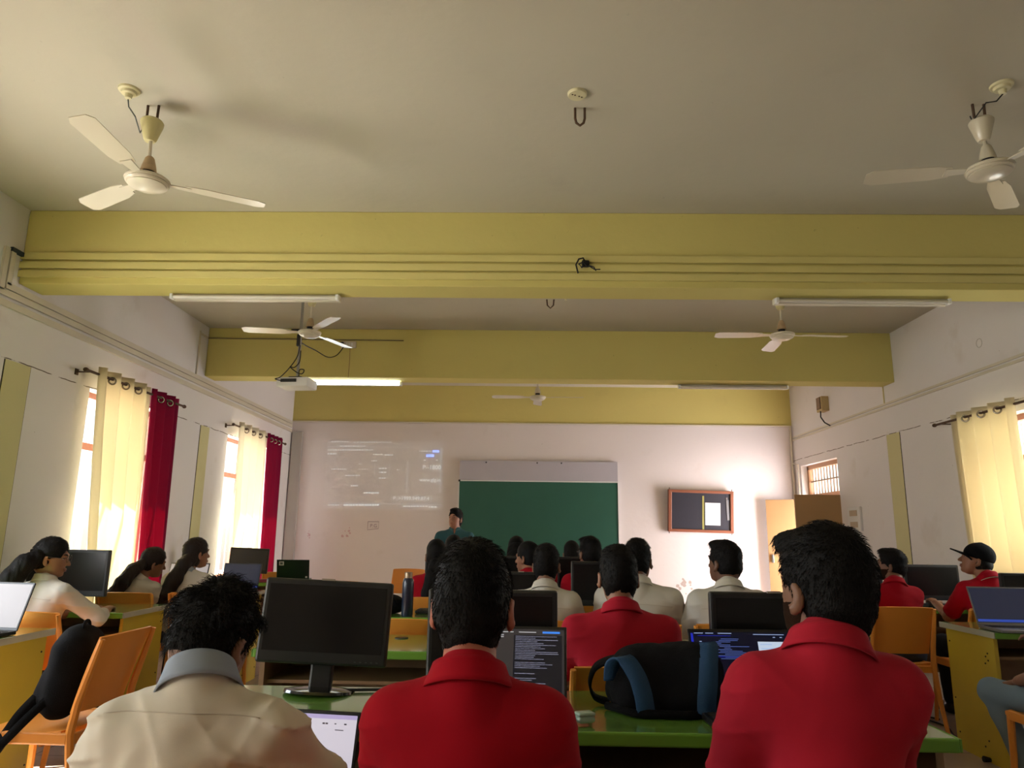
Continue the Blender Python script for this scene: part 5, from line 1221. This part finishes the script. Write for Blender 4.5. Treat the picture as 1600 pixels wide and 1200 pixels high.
# --- right block
X, Y, S = headfit(1394, 860, 5.50)
person('bearded man in a red polo on the right, face turned left', X-.05, Y-.02, 6, S, head=(.04, .10, 1.13), hyaw=48, hpitch=4, skin_c=SK2, shirt=M_RED, hair='quiff', beard=True, hq=1, h=.007, seed=57, face=True, width=1.05, pants=M_DEN, arms={'L': ((.26, .02, .70), (.16, .22, .60)), 'R': ((.215, .20, .72), (.10, .44, .79))})
X, Y, S = headfit(1524, 850, 5.52)
person('man in a black cap and red polo looking up to the left', X+.02, Y, 4, S, head=(-.02, .09, 1.13), hyaw=58, hpitch=12, skin_c=SK1, shirt=M_RED, hair='short', cap=True, h=.007, seed=60, face=True, width=1.05, trim=M_WSH, pants=M_TRO)
person('person in red and light blue jeans cut off by the right picture edge', 2.76, 3.66, 8, .95, hyaw=10, skin_c=SK2, shirt=M_RED, hair='short', seed=63, pants=M_DENL, h=.009, width=1.1, arms={'L': ((.27, .02, .70), (.27, .24, .62)), 'R': ((.20, .20, .72), (.10, .44, .79))}, legs={'L': ((-.30, .40, .54), (-.22, .26, .09)), 'R': ((.13, .40, .52), (.15, .40, .09))})

# ================================================================ bags
def sdf_thing(name, label, cat, loc, rz, fn, lo, hi, m, h=.008, group=None, part='body'):
    t = thing(name, label, cat, loc, rz, group); S = SDF(lo, hi, h); fn(S); S.mesh(part, m, t); return t
def sweep_strap(b, pts, w, th, nrm=None):
    """flat webbing along pts"""
    P = [Vector(p) for p in pts]; A_, B_ = [], []
    out = []
    for i in range(len(P)-1):
        a, b0, c, d = P[max(i-1, 0)], P[i], P[i+1], P[min(i+2, len(P)-1)]
        for k in range(5):
            t_ = k/5; out.append(.5*((2*b0)+(c-a)*t_+(2*a-5*b0+4*c-d)*t_*t_+(3*b0-a-3*c+d)*t_**3))
    out.append(P[-1]); N = len(out); wv = Vector(nrm) if nrm else Vector((1, 0, 0))
    rings = []
    for i, p in enumerate(out):
        t_ = (out[min(i+1, N-1)]-out[max(i-1, 0)]).normalized(); s_ = (wv-t_*wv.dot(t_)).normalized(); n_ = s_.cross(t_)
        rings.append([b.bm.verts.new(p+s_*w/2*a+n_*th/2*c) for a, c in ((1, 1), (-1, 1), (-1, -1), (1, -1))])
    for A, B in zip(rings, rings[1:]):
        for k in range(4): b.bm.faces.new((A[k], A[(k+1) % 4], B[(k+1) % 4], B[k]))
    b.bm.faces.new(rings[0][::-1]); b.bm.faces.new(rings[-1]); return b
# grey and blue backpack lying on the front desk
def f1(S):
    S.cone((-.085, .0, .125), (.075, .0, .135), .065, .065, .04); S.cone((-.095, .02, .06), (.10, .02, .065), .075, .08, .04); S.cone((-.10, -.04, .045), (.11, -.04, .05), .055, .06, .04); S.ell((.12, 0, .10), (.07, .09, .09), None, .04)
    S.plane((0, 0, .002), (0, 0, -1)); S.warp(lambda X, Y, Z: -.006*noise3(X, Y, Z, 36, 2)-.003*noise3(X, Y, Z, 80, 5))
t = sdf_thing('backpack', 'charcoal backpack with wide blue straps lying on the front desk', 'backpack', (.425, 2.37, .751), 0, f1, (-.22, -.16, -.01), (.24, .2, .24), M_GREYCLOTH, .006)
b = sweep_strap(MB(), [(-.155, -.04, .09), (-.15, -.055, .14), (-.12, -.075, .155), (-.09, -.10, .115), (-.075, -.112, .07), (-.068, -.115, .03), (-.066, -.112, .01)], .055, .008, (1, .3, .1)); b.build('shoulder_strap', M_BLUECLOTH, t, 'all')
b = sweep_strap(MB(), [(.145, .03, .195), (.145, -.03, .190), (.13, -.080, .150), (.12, -.108, .10), (.112, -.118, .06), (.11, -.115, .01)], .055, .008, (1, .1, .1)); b.build('shoulder_strap', M_BLUECLOTH, t, 'all')
b = sweep_strap(MB(), [(-.12, -.04, .15), (-.16, .0, .14), (-.20, .04, .11), (-.215, .06, .06), (-.20, .07, .02), (-.16, .05, .008)], .04, .008, (0, 1, .2)); b.build('carry_strap', M_BLACKCLOTH, t, 'all')
MB().tube([(-.17, -.02, .012), (-.10, -.115, .012), (.05, -.125, .012), (.17, -.08, .012)], .012, 8).build('piping', M_BLACKCLOTH, t, 'all')
# black backpack on the aisle chair (strap hanging)
def f2(S):
    S.cone((-.02, -.075, .08), (-.05, -.06, .30), .075, .065, .04); S.cone((-.02, .075, .08), (-.05, .06, .30), .075, .065, .04); S.ell((-.03, 0, .22), (.09, .13, .17), None, .04); S.cone((.045, -.05, .08), (.03, -.05, .17), .055, .045, .03); S.cone((.045, .05, .08), (.03, .05, .17), .055, .045, .03); S.plane((0, 0, .002), (0, 0, -1)); S.warp(lambda X, Y, Z: -.005*noise3(X, Y, Z, 40, 7))
t = sdf_thing('backpack', 'black backpack standing on the aisle chair, straps hanging down', 'backpack', (-2.03, 3.34, .462), math.radians(186), f2, (-.13, -.18, -.01), (.16, .18, .44), M_BLACKCLOTH, .007)
b = sweep_strap(MB(), [(.06, .10, .10), (.10, .13, .04), (.12, .17, -.02), (.15, .20, -.09), (.20, .24, -.16), (.24, .26, -.26)], .045, .008, (1, 0, 1)); b.build('shoulder_strap', M_BLACKCLOTH, t, 'all')
b = sweep_strap(MB(), [(.0, .13, .10), (.05, .19, .03), (.12, .22, -.06), (.19, .25, -.14), (.24, .27, -.22)], .035, .006, (1, 0, 1)); b.build('side_strap', M_BLACKCLOTH, t, 'all')
MB().torus((-.06, 0, .375), .03, .007, Matrix.Rotation(PI/2, 4, 'Y'), 16, 8).build('top_handle', M_BLACKCLOTH, t, 'all')
def f3(S): S.ell((0, 0, .05), (.16, .10, .055), None, .03); S.ell((.04, .02, .06), (.10, .08, .06), None, .03); S.plane((0, 0, .002), (0, 0, -1)); S.warp(lambda X, Y, Z: -.004*noise3(X, Y, Z, 50, 3))
t = sdf_thing('bag', 'flat black bag with a handle lying beside the dark blue bottle', 'bag', (-.94, 4.93, .751), 0, f3, (-.2, -.14, -.01), (.2, .14, .14), M_BLACKCLOTH, .008)
MB().tube([(-.08, -.06, .08), (-.05, -.07, .115), (.02, -.07, .125), (.08, -.07, .10), (.11, -.06, .05)], .011, 8).build('handle', M_BLACKCLOTH, t, 'all')
t = sdf_thing('bag', 'black crumpled bag on the far side of the broad man in white', 'bag', (.86, 5.0, .751), .4, f3, (-.2, -.14, -.01), (.2, .14, .14), M_BLACKCLOTH, .008)
MB().tube([(-.06, 0, .09), (-.08, 0, .19), (-.05, 0, .235), (-.02, 0, .20), (0, 0, .12)], .014, 8).box((.05, 0, .14), (.09, .05, .07), ry=.4, bev=.01).build('handle', M_BLACKCLOTH, t, 'all')
def f4(S): S.ell((0, 0, .0), (.10, .045, .035), None, .02); S.warp(lambda X, Y, Z: -.004*noise3(X, Y, Z, 60, 3))
